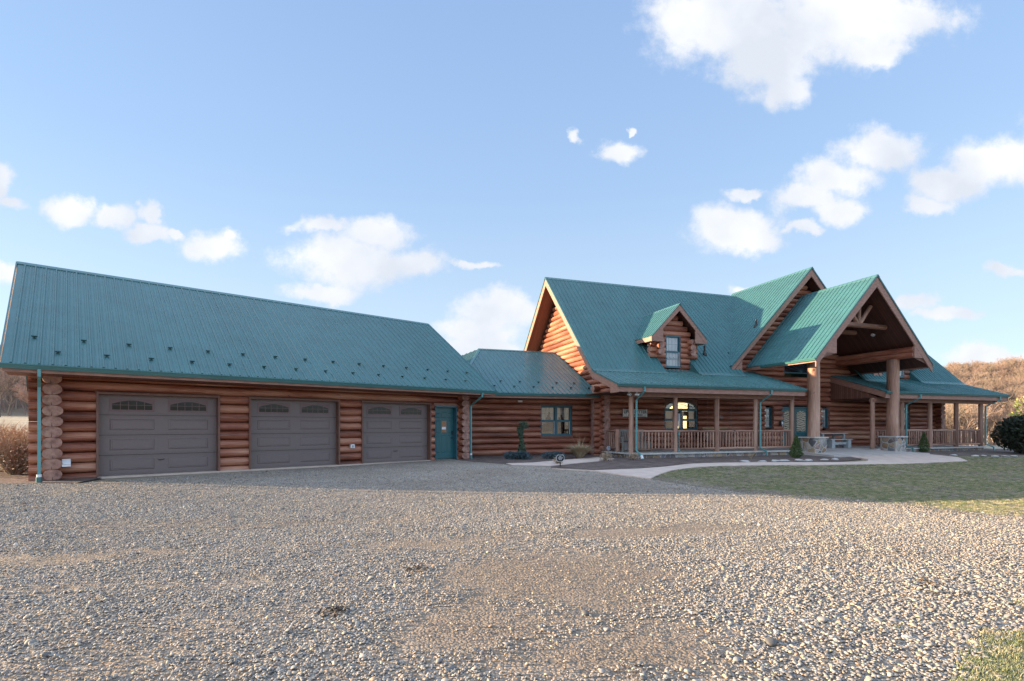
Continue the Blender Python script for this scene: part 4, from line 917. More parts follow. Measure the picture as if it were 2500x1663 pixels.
# ---- downspouts
for pts in ([(11.55,17.70,3.17),(11.55,17.70,3.0),(11.50,18.22,2.66),(11.50,18.22,.60),(11.55,17.98,.42),(11.55,17.9,.30)],
            [(18.0,17.70,3.17),(18.0,17.70,3.0),(17.86,18.2,2.66),(17.86,18.2,.62),(18.0,17.98,.46),(18.0,17.95,.28)],
            [(27.45,17.70,3.17),(27.45,17.70,3.0),(27.18,18.2,2.66),(27.18,18.2,.62),(27.3,17.95,.46),(27.3,17.92,.22)],
            [(33.62,17.70,3.17),(33.62,17.70,3.0),(33.34,18.2,2.66),(33.34,18.2,.62),(33.55,17.95,.46),(33.55,17.92,.2)]):
    downspout(ho,pts,HF.b)
m=hb(); m.tube([(11.55,17.93,.40),(11.56,17.86,.25)],.06,10,1); m.tube([(11.56,17.87,.27),(11.56,17.84,.2)],.07,10,0); m.build('drain_collar',[M['gutter_metal'],M['white_plastic']],ho)
m=hb(); m.tube([(13.62,18.30,1.28),(13.62,18.30,.56)],.012,6); m.box(13.59,13.65,18.27,18.31,1.2,1.34); m.box(13.59,13.65,18.27,18.31,.52,.60); m.build('conduit',M['downspout_metal'],ho)
# ---- windows
def sash_window(mb, pane, s0,s1,z0,z1,d, bars=(0,0), fw=.05, mat=0):
    mb.box(s0,s0+fw,d,d+.12,z0,z1); mb.box(s1-fw,s1,d,d+.12,z0,z1); mb.box(s0+fw,s1-fw,d,d+.12,z1-fw,z1); mb.box(s0+fw,s1-fw,d,d+.12,z0,z0+fw*1.3)
    zm=(z0+z1)/2; mb.box(s0+fw,s1-fw,d+.03,d+.09,zm-.022,zm+.022)
    a,b=s0+fw,s1-fw
    for (u0,u1,dd) in ((z0+fw*1.3,zm-.022,.035),(zm+.022,z1-fw,.06)):
        mb.box(a,a+.03,d+dd,d+dd+.03,u0,u1); mb.box(b-.03,b,d+dd,d+dd+.03,u0,u1); mb.box(a+.03,b-.03,d+dd,d+dd+.03,u0,u0+.03); mb.box(a+.03,b-.03,d+dd,d+dd+.03,u1-.03,u1)
        pane.face([(a+.03,d+dd+.02,u0+.03),(b-.03,d+dd+.02,u0+.03),(b-.03,d+dd+.02,u1-.03),(a+.03,d+dd+.02,u1-.03)])
        for i in range(1,bars[0]): x=a+(b-a)*i/bars[0]; mb.box(x-.006,x+.006,d+dd+.028,d+dd+.034,u0,u1)
        for i in range(1,bars[1]): z=u0+(u1-u0)*i/bars[1]; mb.box(a,b,d+dd+.0285,d+dd+.0335,z-.006,z+.006)
def dark_room(s0,s1,z0,z1,d,depth=1.2):
    m=hb(); m.face([(s0,d+depth,z0),(s1,d+depth,z0),(s1,d+depth,z1),(s0,d+depth,z1)]); 
    for q in ([(s0,d,z0),(s0,d+depth,z0),(s0,d+depth,z1),(s0,d,z1)],[(s1,d,z0),(s1,d,z1),(s1,d+depth,z1),(s1,d+depth,z0)],[(s0,d,z0),(s1,d,z0),(s1,d+depth,z0),(s0,d+depth,z0)],[(s0,d,z1),(s0,d+depth,z1),(s1,d+depth,z1),(s1,d,z1)]): m.face(q)
    return m
# wing window (a pair)
wf=hb(); wp=hb(); WZ0,WZ1,WD=1.145,2.52,21.78
sash_window(wf,wp,8.71,9.48,WZ0,WZ1,WD,(3,2)); sash_window(wf,wp,9.48,10.25,WZ0,WZ1,WD,(3,2))
for x in (9.40,10.17): pass
wo=wf.build('twin_window',M['teal_frame'],ho); wp.build('window_pane',M['window_glass'],wo)
m=hb(); m.box(9.385,9.40,WD+.02,WD+.03,WZ0+.07,1.81); m.cut(); m.box(10.155,10.17,WD+.02,WD+.03,WZ0+.07,1.81); m.build('sash_track',M['white_plastic'],wo)
m=dark_room(8.72,10.24,WZ0,WZ1,WD+.13); m.build('room_interior',M['interior_dark'],ho)
m=hb()
for a,b,fl in ((8.78,9.42,1),(9.55,10.19,-1)):
    m.cut(); k=10
    for i in range(k):
        x0_,x1_=a+(b-a)*i/k,a+(b-a)*(i+1)/k; t=((i+.5)/k) if fl>0 else 1-((i+.5)/k); zl=2.12-.5*abs(math.cos(t*2.4))**1.0+(.12 if 3<i<7 else 0); dz=.012*(-1)**i
        m.face([(x0_,WD+.18+dz,zl),(x1_,WD+.18-dz,zl),(x1_,WD+.18-dz,WZ1-.02),(x0_,WD+.18+dz,WZ1-.02)])
m.build('curtain',M['curtain'],ho)
m=hb(); m.tube([(8.80,WD+.16,1.62),(8.83,WD+.16,1.45),(8.86,WD+.16,1.32),(8.88,WD+.16,1.24)],[.01,.016,.02,.035],8); m.tube([(8.84,WD+.16,1.27),(9.0,WD+.16,1.28),(9.2,WD+.16,1.30),(9.32,WD+.16,1.34)],[.035,.05,.045,.006],8); m.build('carved_bird',M['tan_wood'])
cb=bpy.data.objects['carved_bird']; cb.matrix_world=Matrix.Translation((*HW(*HF.b[:2]),HF.b[2]))@Matrix.Rotation(HF.ang,4,'Z'); tag(cb,'carved wooden long-necked bird standing on the sill inside the twin window','ornament')
# arched windows
def arch_window(s0,s1,lit):
    z0,zt_,zc=1.38,2.36,2.80; d=20.78; fw=.06; mid=(s0+s1)/2
    f=hb(); p=hb()
    sash_window(f,p,s0,mid,z0,zt_+.04,d,(0,0),.055); sash_window(f,p,mid,s1,z0,zt_+.04,d,(0,0),.055)
    k=18; r=(s1-s0)/2; outer=[(mid-r*math.cos(math.pi*i/k),zt_+.04+(zc-zt_-.04)*math.sin(math.pi*i/k)**.8) for i in range(k+1)]; inner=[(mid-(r-fw)*math.cos(math.pi*i/k),zt_+.04+(zc-zt_-.1)*math.sin(math.pi*i/k)**.8) for i in range(k+1)]
    for i in range(k):
        f.prism([(outer[i][0],d,outer[i][1]),(outer[i+1][0],d,outer[i+1][1]),(inner[i+1][0],d,inner[i+1][1]),(inner[i][0],d,inner[i][1])],(0,.12,0))
    f.box(s0,s1,d+.001,d+.11,zt_+.0,zt_+.075)
    for a0,a1 in ((.15,.62),(.5,.95),(.85,.4),(.3,.9)):
        x0_=mid-(r-.1)*math.cos(math.pi*a0); x1_=mid-(r-.1)*math.cos(math.pi*a1)
        f.tube([(x0_,d+.03,zt_+.09),((x0_+x1_)/2+.1,d+.03,zt_+.22),(x1_,d+.03,zt_+.04+(zc-zt_-.12)*math.sin(math.pi*a1)**.8)],.007,4)
    p.face([(x,d+.04,z) for x,z in inner][::-1])
    fo=f.build('arched_window',M['teal_frame'],ho); p.build('window_pane',M['window_glass'],fo)
    m=dark_room(s0-.1,s1+2.3,z0-.1,zc+.1,d+.35,1.6); m.build('room_interior',M['interior_dark'],ho)
    # log infill around the arch head
    g=hb(); cut=[(mid-r*math.cos(math.pi*i/k),zt_+.04+(zc-zt_-.04)*math.sin(math.pi*i/k)**.8) for i in range(k+1)]
    for i in range(k):
        g.prism([(cut[i][0],d-.02,cut[i][1]),(cut[i+1][0],d-.02,cut[i+1][1]),(cut[i+1][0],d-.02,2.9),(cut[i][0],d-.02,2.9)],(0,.2,0))
    g.build('arch_surround',M['frame_wood'],ho)
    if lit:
        q=hb(); q.box(s0+1.86,s0+2.55,22.4,22.42,2.36,2.80); q.cut(); q.box(s0+1.95,s0+2.12,22.4,22.42,1.40,2.12); q.cut(); q.box(s0+2.3,s0+2.5,22.4,22.42,1.40,2.12); q.build('window_glow_panel',M['window_glow'],ho)  # emissive panels: sunlight in the back windows is put into their colour
        q=hb(); k=10
        q.tube([(s0+1.12,21.7,2.36),(s0+1.12,21.7,2.44),(s0+1.12,21.7,2.52),(s0+1.12,21.7,2.58)],[.17,.16,.11,.03],14); q.build('room_lamp',M['lamp_glow'],ho)
        q=hb(); q.box(s0+.06,s0+.5,20.98,20.99,1.95,2.34); q.cut(); q.box(s1-.3,s1-.06,20.98,20.99,1.95,2.34); q.build('curtain',M['curtain'],ho)
arch_window(*WA,True); arch_window(*WAR,False)
for a,b in ((20.70,21.22),(24.56,25.08)):
    f=hb(); p=hb(); d=20.86; f.box(a,a+.05,d,d+.12,1.50,2.54); f.box(b-.05,b,d,d+.12,1.50,2.54); f.box(a+.05,b-.05,d,d+.12,2.49,2.54); f.box(a+.05,b-.05,d,d+.12,1.50,1.56)
    mid=(a+b)/2; f.box(mid-.008,mid+.008,d+.03,d+.045,1.56,2.49); f.box(a+.05,b-.05,d+.031,d+.044,1.86,1.876); f.box(a+.05,b-.05,d+.031,d+.044,2.17,2.186)
    fo=f.build('narrow_window',M['teal_frame'],ho); p.face([(a+.05,d+.06,1.56),(b-.05,d+.06,1.56),(b-.05,d+.06,2.49),(a+.05,d+.06,2.49)]); p.build('window_pane',M['window_glass'],fo)
    q=hb(); q.box(a+.05,b-.05,d+.10,d+.11,1.56,2.49); q.build('window_blind',M['blind'],fo)
# front double door
d0=20.84; a,b=21.84,23.62; mid=(a+b)/2
m=hb(); m.box(a-.06,a,d0-.06,d0+.12,.48,2.60); m.box(b,b+.06,d0-.06,d0+.12,.48,2.60); m.box(a,b,d0-.06,d0+.12,2.54,2.60); m.build('door_frame',M['teal_frame'],ho)
for q0,q1 in ((a+.01,mid-.006),(mid+.006,b-.01)):
    m=hb(); m.box(q0,q1,d0,d0+.05,.485,2.535); m.frustum(q0+.14,q1-.14,.62,1.15,d0,.02,.03); m.frustum(q0+.14,q1-.14,1.19,1.27,d0,.015,.02); do=m.build('front_door',M['teal_paint'],ho)
    g=hb(); k=10; x0_,x1_=q0+.13,q1-.13; pts=[(x0_,1.32),(x1_,1.32)]+[(x1_-(x1_-x0_)*i/k,2.28+.12*math.sin(math.pi*i/k)) for i in range(k+1)]
    g.prism([(x,d0-.014,z) for x,z in pts],(0,.012,0)); g.build('door_glass',M['ornate_glass'],do)
m=hb(); m.tube([(mid-.07,d0-.0,1.35),(mid-.07,d0-.05,1.37),(mid-.07,d0-.05,1.6),(mid-.07,d0,1.62)],.012,6); m.build('handle',M['black_metal'],do)
m=hb(); m.box(21.55,21.70,20.60,20.68,1.62,1.86); m.build('mailbox',M['black_metal'],ho); m=hb(); m.box(21.60,21.70,20.585,20.598,1.68,1.82); m.build('mailbox_door',M['white_plastic'],ho); m=hb(); m.box(21.74,21.78,20.68,20.70,1.58,1.70); m.build('doorbell',M['white_plastic'],ho)

# ---- dormers
def dormer(c,hwd):
    dw,df=20.6,20.05; za=7.29; sl=1.03; rl=math.sqrt(1+sl*sl); ew=1.54; db=23.2
    zlow=4.28
    def lim(z):
        t=(za-.35-z)/sl; w=min(t,hwd)
        if 4.80<z<5.55: w=hwd+.42
        return (c-w,c+w,0) if w>.1 else None
    m=hb(); wall(m,0,dw,0,0,courses(zlow,.257,zlow-.01,za-.4),[(c-.86+.38,c-.86+1.20,4.33,5.86)] if c<20 else [(c-.41,c+.41,4.33,5.86)],lim,.06,.10); m.build('dormer_wall',LOGM,ho)
    m=hb()
    for sg in (-1,1): wall(m,1,c+sg*hwd,0,0,courses(zlow,.257,zlow-.01,5.75,.5),(),lambda z:(dw-.38 if 4.8<z<5.6 else dw, 19.8+(z+.25-ZB)/hs,0) if z<5.62 and (19.8+(z+.25-ZB)/hs)>dw+.05 else None,.06,.10)
    m.build('dormer_wall',LOGM,ho)
    s0=c-.48 if c<20 else c-.41; s1=s0+.82
    f=hb(); p=hb(); sash_window(f,p,s0,s1,4.34,5.85,dw-.13,(4,2),.05); fo=f.build('dormer_window',M['teal_frame'],ho); p.build('window_pane',M['window_glass'],fo)
    q=hb(); q.box(s0+.05,s1-.05,dw+.02,dw+.03,4.36,5.82); q.build('window_blind',M['blind'],fo)
    q=hb(); q.box(s1-.075,s1-.055,dw-.11,dw-.10,4.42,5.08); q.build('sash_track',M['white_plastic'],fo)
    L_=db-df
    m=hb(); roof(m,(c-ew,db,za-ew*sl),(0,-1,0),(1,0,sl),[(0,-0.0),(L_,0),(L_,ew*rl),(0,ew*rl)],phase=.08); m.build('dormer_roof',M['roof_metal'],ho)
    m=hb(); roof(m,(c+ew,df,za-ew*sl),(0,1,0),(-1,0,sl),[(0,0),(L_,0),(L_,ew*rl),(0,ew*rl)],phase=.08); m.build('dormer_roof',M['roof_metal'],ho)
    m=hb(); ridge(m,(c,df-.01,za),(c,db-.1,za),(-1,0,-sl),(1,0,-sl),.12,.025); m.build('ridge_cap',M['roof_metal'],ho)
    m=hb(); vrakes(m,c,ew-.02,za,sl,df+.02,0,.30)
    for sg in (-1,1):
        q_=c+sg*.89; zt_=za-.89*sl-.30
        m.prism([(c+sg*1.50,df+.03,za-1.5*sl-.26),(q_,df+.03,za-1.5*sl-.26),(q_,df+.03,zt_+.02)],(0,.05,0))
        e=c+sg*(ew-.02); m.box(min(e,e-sg*.03),max(e,e-sg*.03),df+.07,21.6,za-ew*sl-.20,za-ew*sl-.015)
        m.box(min(q_,e),max(q_,e),df+.08,dw,za-1.5*sl-.262,za-1.5*sl-.235)
    m.build('dormer_fascia',M['trim_wood'],ho)
    m=hb()
    for sg in (-1,1): m.prism([(c,df+.07,za-.22),(c+sg*(ew-.1),df+.07,za-.22-(ew-.1)*sl),(c+sg*(ew-.1),dw+.1,za-.22-(ew-.1)*sl),(c,dw+.1,za-.22)],(0,0,.03))
    m.build('dormer_soffit',M['ceiling_boards'],ho)
dormer(DL,hw); dormer(DR,.84)
# pipes on the roof
def pipe(s_,d_,z_,h=.42,side=0):
    m=hb(); m.tube([(s_,d_,z_-.1),(s_,d_,z_+h)],.045,10); m.tube([(s_,d_,z_-.05),(s_,d_,z_+.06),(s_,d_,z_+.14)],[.12,.10,.05],10); m.build('vent_pipe',M['black_metal'],ho)
pipe(17.05,20.9,ZB+hs*1.1,.45)
pipe(20.1,20.75,EZ-eg*3.0-.03,.36)
# ---- wing
wc=courses(1.06,.257,.29,2.95)
m=hb(); wall(m,0,21.85,3.2,11.2,wc,[(8.69,10.27,1.13,2.56)]); m.build('wing_wall',LOGM,ho)
m=hb(); m.box(8.66,10.30,21.70,21.98,2.525,2.61); m.cut(); m.box(8.66,10.30,21.70,21.98,1.05,1.142); m.build('window_casing',M['frame_wood'],ho)
m=hb(); m.box(3.3,3.4,21.95,30.6,.1,3.0); m.box(3.3,11.2,30.5,30.6,.1,3.0); m.box(3.4,11.2,21.99,30.5,2.83,2.85); m.box(3.4,11.2,21.99,30.5,.1,.3); m.build('wing_back_wall',M['frame_wood'],ho)
m=hb(); m.box(3.4,11.2,21.74,21.9,.0,.30); m.build('foundation',plain('foundation',(.10,.075,.062),.9,0,.25,4),ho)
wsl=.50; wl=math.sqrt(1+wsl*wsl); WE,WR,WZE,WZR=20.7,25.9,3.02,5.62
m=hb(); roof(m,(0,WE,WZE),(1,0,0),(0,1,wsl),[(4.4,0),(11.2,0),(11.2,(WR-WE)*wl),(6.9,(WR-WE)*wl)],phase=.12); m.build('wing_roof',M['roof_metal'],ho)
m=hb(); tip=V3((6.9,25.9,5.62)); Bk=V3((6.22,26.6,5.3)); Cc=V3((2.6,25.6,3.0)); Dd=V3((4.4,20.7,3.02))
U=(Dd-Cc).normalized(); nn=(Dd-Cc).cross(tip-Cc).normalized(); Vv=nn.cross(U)
def loc(p): return ((p-Cc).dot(U),(p-Cc).dot(Vv))
roof(m,Cc,U,Vv,[loc(Cc),loc(Dd),loc(tip),loc(Bk)],phase=.1,minor=False)
m.prism([(11.2,25.9,5.62),(6.9,25.9,5.62),(6.22,26.6,5.3),(5.0,31,3.0),(11.2,31,3.0)],(0,0,-.03)); m.prism([(6.22,26.6,5.3),(4.2,27.3,5.3),(2.6,25.6,3.0)],(0,0,-.03)); m.build('wing_roof',M['roof_metal'],ho)
m=hb(); ridge(m,(6.85,25.9,5.62),(11.2,25.9,5.62),(0,-1,-wsl),(0,1,-wsl)); m.build('ridge_cap',M['gutter_metal'],ho)
m=hb(); hd=(Dd-tip).normalized(); ridge(m,tip+V3((0,0,.0)),Dd,(1,0,-.02),tuple(-V3((.35,-.35,.30)).normalized()),.13,.03); m.build('hip_cap',M['gutter_metal'],ho)
m=hb(); m.box(4.5,11.12,20.74,20.78,2.80,3.0); m.build('wing_fascia',M['trim_wood'],ho)
m=hb(); m.box(4.6,11.12,20.78,21.75,2.80,2.825); m.build('wing_soffit',M['soffit_boards'],ho)
m=hb(); gutter(m,(4.4,20.73,3.01),(11.18,20.73,3.01),(0,-1,0)); m.build('gutter',M['gutter_metal'],ho)
for i in range(5): snow_guard(HF.b,ho,6.80+.90*i,21.80,WZE+wsl*(21.80-WE)+.005,wsl)
for i in range(6): snow_guard(HF.b,ho,6.35+.91*i,21.27,WZE+wsl*(21.27-WE)+.005,wsl)
m=hb(); m.box(7.55,7.75,21.55,21.72,2.66,2.74); m.build('wall_light',M['white_plastic'],ho)
m=hb(); m.box(11.0,11.16,22.2,22.32,5.0,5.3); m.tube([(11.05,22.15,5.12),(10.92,22.0,5.05)],.06,10); m.tube([(11.05,22.3,5.32),(10.92,22.2,5.36)],.05,10); m.build('flood_light',M['white_plastic'],ho)

# ================================================================== small things
def at(fr,s_,d_): return fr.W(s_,d_)
def small(name,label,cat,fr,s_,d_,z_,group=None,rz=0): return fr.empty(name,label,cat,(s_,d_),z_,group,rz)
# security cameras
for s_,lab,rz in ((11.02,'white round security camera pointing at the drive, under the porch eave corner',0),(11.38,'white security camera turned sideways, under the porch eave by the first post',1.1)):
    o=small('security_camera',lab,'camera',HF,s_,18.0,2.86,'security cameras under the eave',rz)
    q=MB(); q.tube([(0,-.10,0),(0,.08,.02)],.045,14); q.tube([(0,.0,.03),(0,.0,.10)],.02,8); q.box(-.04,.04,-.04,.04,.10,.12); q.build('housing',M['white_plastic'],o)
    q=MB(); q.tube([(0,-.104,0),(0,-.099,0)],.030,14); q.build('lens',M['black_metal'],o)
# wall sign
o=small('wall_sign','whitewashed wooden sign with dark lettering on the porch wall','sign',HF,12.95,20.62,2.03)
q=MB(); q.box(-.62,.62,0,.025,0,.33); q.build('board',plain('whitewash',(.55,.54,.50),.8,0,.3,14),o)
q=MB(); q.box(-.64,-.60,-.01,.03,-.02,.36); q.cut(); q.box(.60,.64,-.01,.03,-.02,.36); q.build('end_batten',M['whitewash'],o)
def text(parent,body,size,loc,mat,name='lettering',rot=(math.pi/2,0,0),ext=.003,bold=.004):
    c=bpy.data.curves.new(name,'FONT'); c.body=body; c.size=size; c.align_x='CENTER'; c.extrude=ext; c.offset=bold
    t=bpy.data.objects.new(name,c); COL.objects.link(t); dg=bpy.context.evaluated_depsgraph_get(); me=bpy.data.meshes.new_from_object(t.evaluated_get(dg)); bpy.data.objects.remove(t)
    me.materials.append(mat) if not me.materials else None
    me.materials[0]=mat; o2=bpy.data.objects.new(name,me); COL.objects.link(o2); o2.parent=parent; o2.location=loc; o2.rotation_euler=rot; return o2
text(o,'LIFE IS BETTER',.19,(0,-.004,.155),M['black_metal']); text(o,'ON THE PORCH',.10,(0,-.004,.04),M['black_metal'])
# wind chime
o=small('wind_chime','white wind chime hanging in front of the lit arched window','wind chime',HF,13.95,18.75,2.98)
q=MB(); q.tube([(0,0,0),(0,0,-.80)],.003,4); q.tube([(0,0,-.80),(0,0,-.82)],.05,12); q.build('hanger',M['black_metal'],o)
for i in range(6):
    a=i*math.pi/3; q=MB(); L_=.42+.04*i; q.tube([(.04*math.cos(a),.04*math.sin(a),-.85),(.04*math.cos(a),.04*math.sin(a),-.85-L_)],.011,8); q.build('chime_tube',M['white_plastic'],o)
# spinner
o=small('wind_spinner','round metal ring ornament hanging beside the third porch post','ornament',HF,15.85,18.35,1.98)
q=MB()
for r in (.03,.055,.085):
    q.tube([(r*math.cos(t*.5236),0,r*math.sin(t*.5236)) for t in range(13)],.006,5)
q.tube([(0,0,.08),(0,0,1.0)],.002,4); q.build('rings',M['grey_wood'],o)
# porch bench
o=small('porch_bench','weathered grey slatted wooden bench behind the left porch entrance','bench',HF,12.15,19.5,.48)
W=.72
q=MB()
for i in range(13):
    x=-W+.03+i*(2*W-.06)/12; q.prism([(x-.038,.22,.50),(x+.038,.22,.50),(x+.038,.34,.92),(x-.038,.34,.92)],(0,.02,0))
q.box(-W,W,.20,.24,.46,.52); q.prism([(-W,.32,.88),(W,.32,.88),(W,.35,.97),(-W,.35,.97)],(0,.03,0)); q.build('backrest',M['grey_wood'],o)
q=MB()
for i in range(5): q.box(-W,W,-.28+i*.1,-.20+i*.1,.40,.43)
q.build('seat',M['grey_wood'],o)
q=MB()
for i in range(13):
    x=-W+.05+i*(2*W-.1)/12; q.box(x-.05,x+.05,-.31,-.29,.08,.385)
q.build('front_skirt',M['grey_wood'],o)
for sx in (-W,0,W):
    q=MB(); q.box(sx-.04,sx+.04,-.34,-.315,0,.62); q.box(sx-.04,sx+.04,.24,.28,0,.46); q.build('leg',M['grey_wood'],o)
    q=MB(); q.box(sx-.05,sx+.05,-.36,.26,.621,.645); q.build('armrest',M['grey_wood'],o)
# porch swing
o=small('porch_swing','tan wooden porch swing hanging on chains behind the railing','porch swing',HF,17.0,19.75,.48)
q=MB(); q.box(-.7,.7,-.25,.22,.42,.46); q.build('seat',M['frame_wood'],o); q=MB(); q.prism([(-.72,.22,.46),(.72,.22,.46),(.72,.34,1.0),(-.72,.34,1.0)],(0,.03,0)); q.build('backrest',M['frame_wood'],o); q=MB(); q.box(-.74,.74,.32,.38,.99,1.06); q.build('top_rail',M['tan_wood'],o)
for sx in (-.68,.68):
    q=MB(); q.tube([(sx,-.2,.44),(sx,.05,1.2)],.008,5); q.tube([(sx,.3,.9),(sx,.05,1.2)],.008,5); q.tube([(sx,.05,1.2),(sx,.05,2.50)],.008,5); q.build('chain',M['grey_wood'],o)
    q=MB(); q.box(sx-.04,sx+.04,-.26,.26,.68,.71); q.box(sx-.02,sx+.02,-.25,-.21,.46,.68); q.build('armrest',M['tan_wood'],o)
# picnic table with benches
o=small('picnic_table','pale grey-blue painted picnic table with fixed benches under the portico','picnic table',HF,24.05,19.95,.478)
q=MB()
for i in range(5): q.box(-.92,.92,-.36+i*.146,-.36+i*.146+.14,.71,.75)
q.build('tabletop',M['grey_paint'],o)
for sx in (-.74,.70):
    q=MB(); q.box(sx-.045,sx+.045,-.33,-.25,0,.71); q.box(sx-.045,sx+.045,.25,.33,0,.71); q.box(sx-.03,sx+.03,-.25,.25,.62,.71); q.box(sx-.03,sx+.03,-.25,.25,.04,.13); q.build('leg',M['grey_paint'],o)
q=MB(); q.box(-.70,.66,-.03,.03,.10,.20); q.build('stretcher',M['grey_paint'],o)
for sy,lab in ((-.62,'long grey-blue painted bench standing in front of the picnic table'),(.62,'long grey-blue painted bench between picnic table and house wall')):
    b=small('picnic_bench',lab,'bench',HF,24.05,19.95+sy,.478,'picnic benches')
    q=MB(); q.box(-.75,.75,-.14,-.005,.42,.46); q.box(-.75,.75,.005,.14,.42,.46); q.build('seat',M['grey_paint'],b)
    for sx in (-.55,.55):
        q=MB(); q.prism([(sx-.12,-.12,0),(sx+.12,-.12,0),(sx+.09,-.12,.42),(sx-.09,-.12,.42)],(0,.24,0)); q.build('leg',M['grey_paint'],b)
    q=MB(); q.box(-.45,.45,-.02,.02,.18,.30); q.build('stretcher',M['grey_paint'],b)
# dark chair on the right porch
o=small('porch_chair','dark wicker chair with rounded back on the far right porch','chair',HF,30.0,19.9,.48)
q=MB()
for i in range(9):
    a=math.pi*i/8; q.tube([(.38*math.cos(a),.2,.42+.0),(.42*math.cos(a),.34,.45+.62*math.sin(a)*.55+.1),(.40*math.cos(a),.38,.55+.62*math.sin(a))],.02,6)
q.tube([(.42*math.cos(math.pi*i/14),.38,.55+.64*math.sin(math.pi*i/14)) for i in range(15)],.03,8); q.build('backrest',M['black_metal'],o)
q=MB(); q.tube([(0,0,.38),(0,0,.46)],.40,18); q.build('seat',M['black_metal'],o)
for sx,sy in ((-.28,-.25),(.28,-.25),(-.28,.25),(.28,.25)):
    q=MB(); q.tube([(sx,sy,0),(sx*.9,sy*.9,.38)],.02,6); q.build('leg',M['black_metal'],o)
# yard signs
bx,by=1.62,17.2
o=empty('yard_sign',(bx,by,zt(bx,by)),R(12),'black and white octagonal security sign on a stake by the garden path','sign')
q=MB(); q.box(-.018,.018,-.004,.004,0,.22); q.build('stake',M['black_metal'],o)
oct_=[(-.13,-.045),(-.085,-.10),(.085,-.10),(.13,-.045),(.13,.045),(.085,.10),(-.085,.10),(-.13,.045)]
q=MB(); q.extrude([(x*1.08,z*1.1) for x,z in oct_],(0,-.003,.28),(1,0,0),(0,0,1),(0,-.006,0)); q.build('rim',M['white_plastic'],o); q=MB(); q.extrude(oct_,(0,-.0095,.28),(1,0,0),(0,0,1),(0,-.003,0)); q.build('face',M['black_metal'],o)
for zz,ww in ((.325,.05),(.285,.09),(.245,.06)):
    q=MB(); n_=int(ww*2/.022)
    for i in range(n_): x=-ww+i*.022+.004; q.box(x,x+.014,-.0145,-.013,zz-.012,zz+.010)
    q.build('lettering',M['white_plastic'],o)
X,Y=HW(11.34,20.25)
o=HF.empty('round_sign','round blue and white disc sign standing on the porch corner slab','sign',(11.30,20.15),.48)
plain('blue_paint',(.12,.2,.34),.4); q=MB(); q.tube([(0,0,0),(0,0,.06)],.01,6); q.build('stake',M['black_metal'],o); q=MB(); q.tube([(0,.0,.13),(0,-.012,.13)],.10,20); q.build('face',M['white_plastic'],o); q=MB(); q.box(-.075,.075,-.0165,-.0125,.145,.165); q.box(-.08,.08,-.0165,-.0125,.075,.11); q.tube([(0,-.0125,.195),(0,-.0165,.195)],.022,10); q.build('emblem',M['blue_paint'],o)
# garage wall boxes
o=GF.empty('vent_hood','small white vent hood low on the garage wall beside the left log ends','vent',(-.04,16.80),.62)
q=MB(); q.box(-.085,.085,-.02,.06,-.02,.16); q.prism([(-.085,-.02,.16),(.085,-.02,.16),(.085,-.14,.04),(.085*-1,-.14,.04)],(0,0,-.012)); q.prism([(-.085,-.14,.04),(.085,-.14,.04),(.085,-.14,-.02),(-.085,-.14,-.02)],(0,.012,0)); q.prism([(-.085,-.02,.16),(-.085,-.14,.04),(-.085,-.14,-.02),(-.085,-.02,-.02)],(.01,0,0)); q.prism([(.075,-.02,.16),(.075,-.14,.04),(.075,-.14,-.02),(.075,-.02,-.02)],(.01,0,0)); q.build('hood',M['white_plastic'],o)
o=GF.empty('outlet_box','small white electrical box between the middle and right garage doors','outlet box',(7.36,16.86),.84)
q=MB(); q.box(-.07,.07,-.04,.05,0,.13); q.build('box',M['white_plastic'],o); q=MB(); q.box(-.035,.035,-.048,-.042,.02,.10); q.build('cover',M['grey_paint'],o)

# ------------------------------------------------------------------ plants
def leaves(n, sampler, size, mat, name, parent=None, flat=0, aspect=.45):
    q=MB()
    for i in range(n):
        p,nd=sampler(); p=V3(p); nd=V3(nd)+V3((random.gauss(0,.5),random.gauss(0,.5),random.gauss(0,.5)))*(1-flat); nd.normalize()
        s_=size*random.uniform(.6,1.3); x=nd; y=nd.cross(V3((random.gauss(0,1),random.gauss(0,1),random.gauss(0,1)))).normalized()*aspect
        u=(random.random(),random.random())
        q.face([p-x*s_*.5,p+y*s_*.5,p+x*s_*.6,p-y*s_*.5],uv=[u]*4)
    return q.build(name,mat,parent)
def cone_shrub(x,y,h,r,label,mat='leaf_arborvitae',n=2600,grp=None,size=.055):
    z0=zt(x,y); o=empty('conical_shrub',(x,y,z0),random.random()*6,label,'shrub',grp)
    ph=random.random()*9
    def smp():
        t=random.random()**1.3; a=random.random()*6.283; prof=(1-t)**.75*(.35+.65*min(1,t*6+.25)); lump=1+.28*noise.noise(V3((math.cos(a)*2,math.sin(a)*2,t*5+ph)))
        rr=r*prof*lump*(random.random()**.35); return (rr*math.cos(a),rr*math.sin(a),.03+t*h),(math.cos(a)*.6,math.sin(a)*.6,1.0)
    leaves(n,smp,size,M[mat],'foliage',o)
    q=MB(); q.tube([(0,0,-.05),(0,0,h*.8)],[.025,.008],6); q.build('stem',M['bark'],o); return o
cone_shrub(11.99,21.6,.90,.31,'small conical evergreen shrub at the left side of the left stone pier',grp='dwarf evergreens by the porch')
cone_shrub(21.0,26.1,.98,.30,'small conical evergreen shrub in front of the right porch railing',grp='dwarf evergreens by the porch',n=2200)
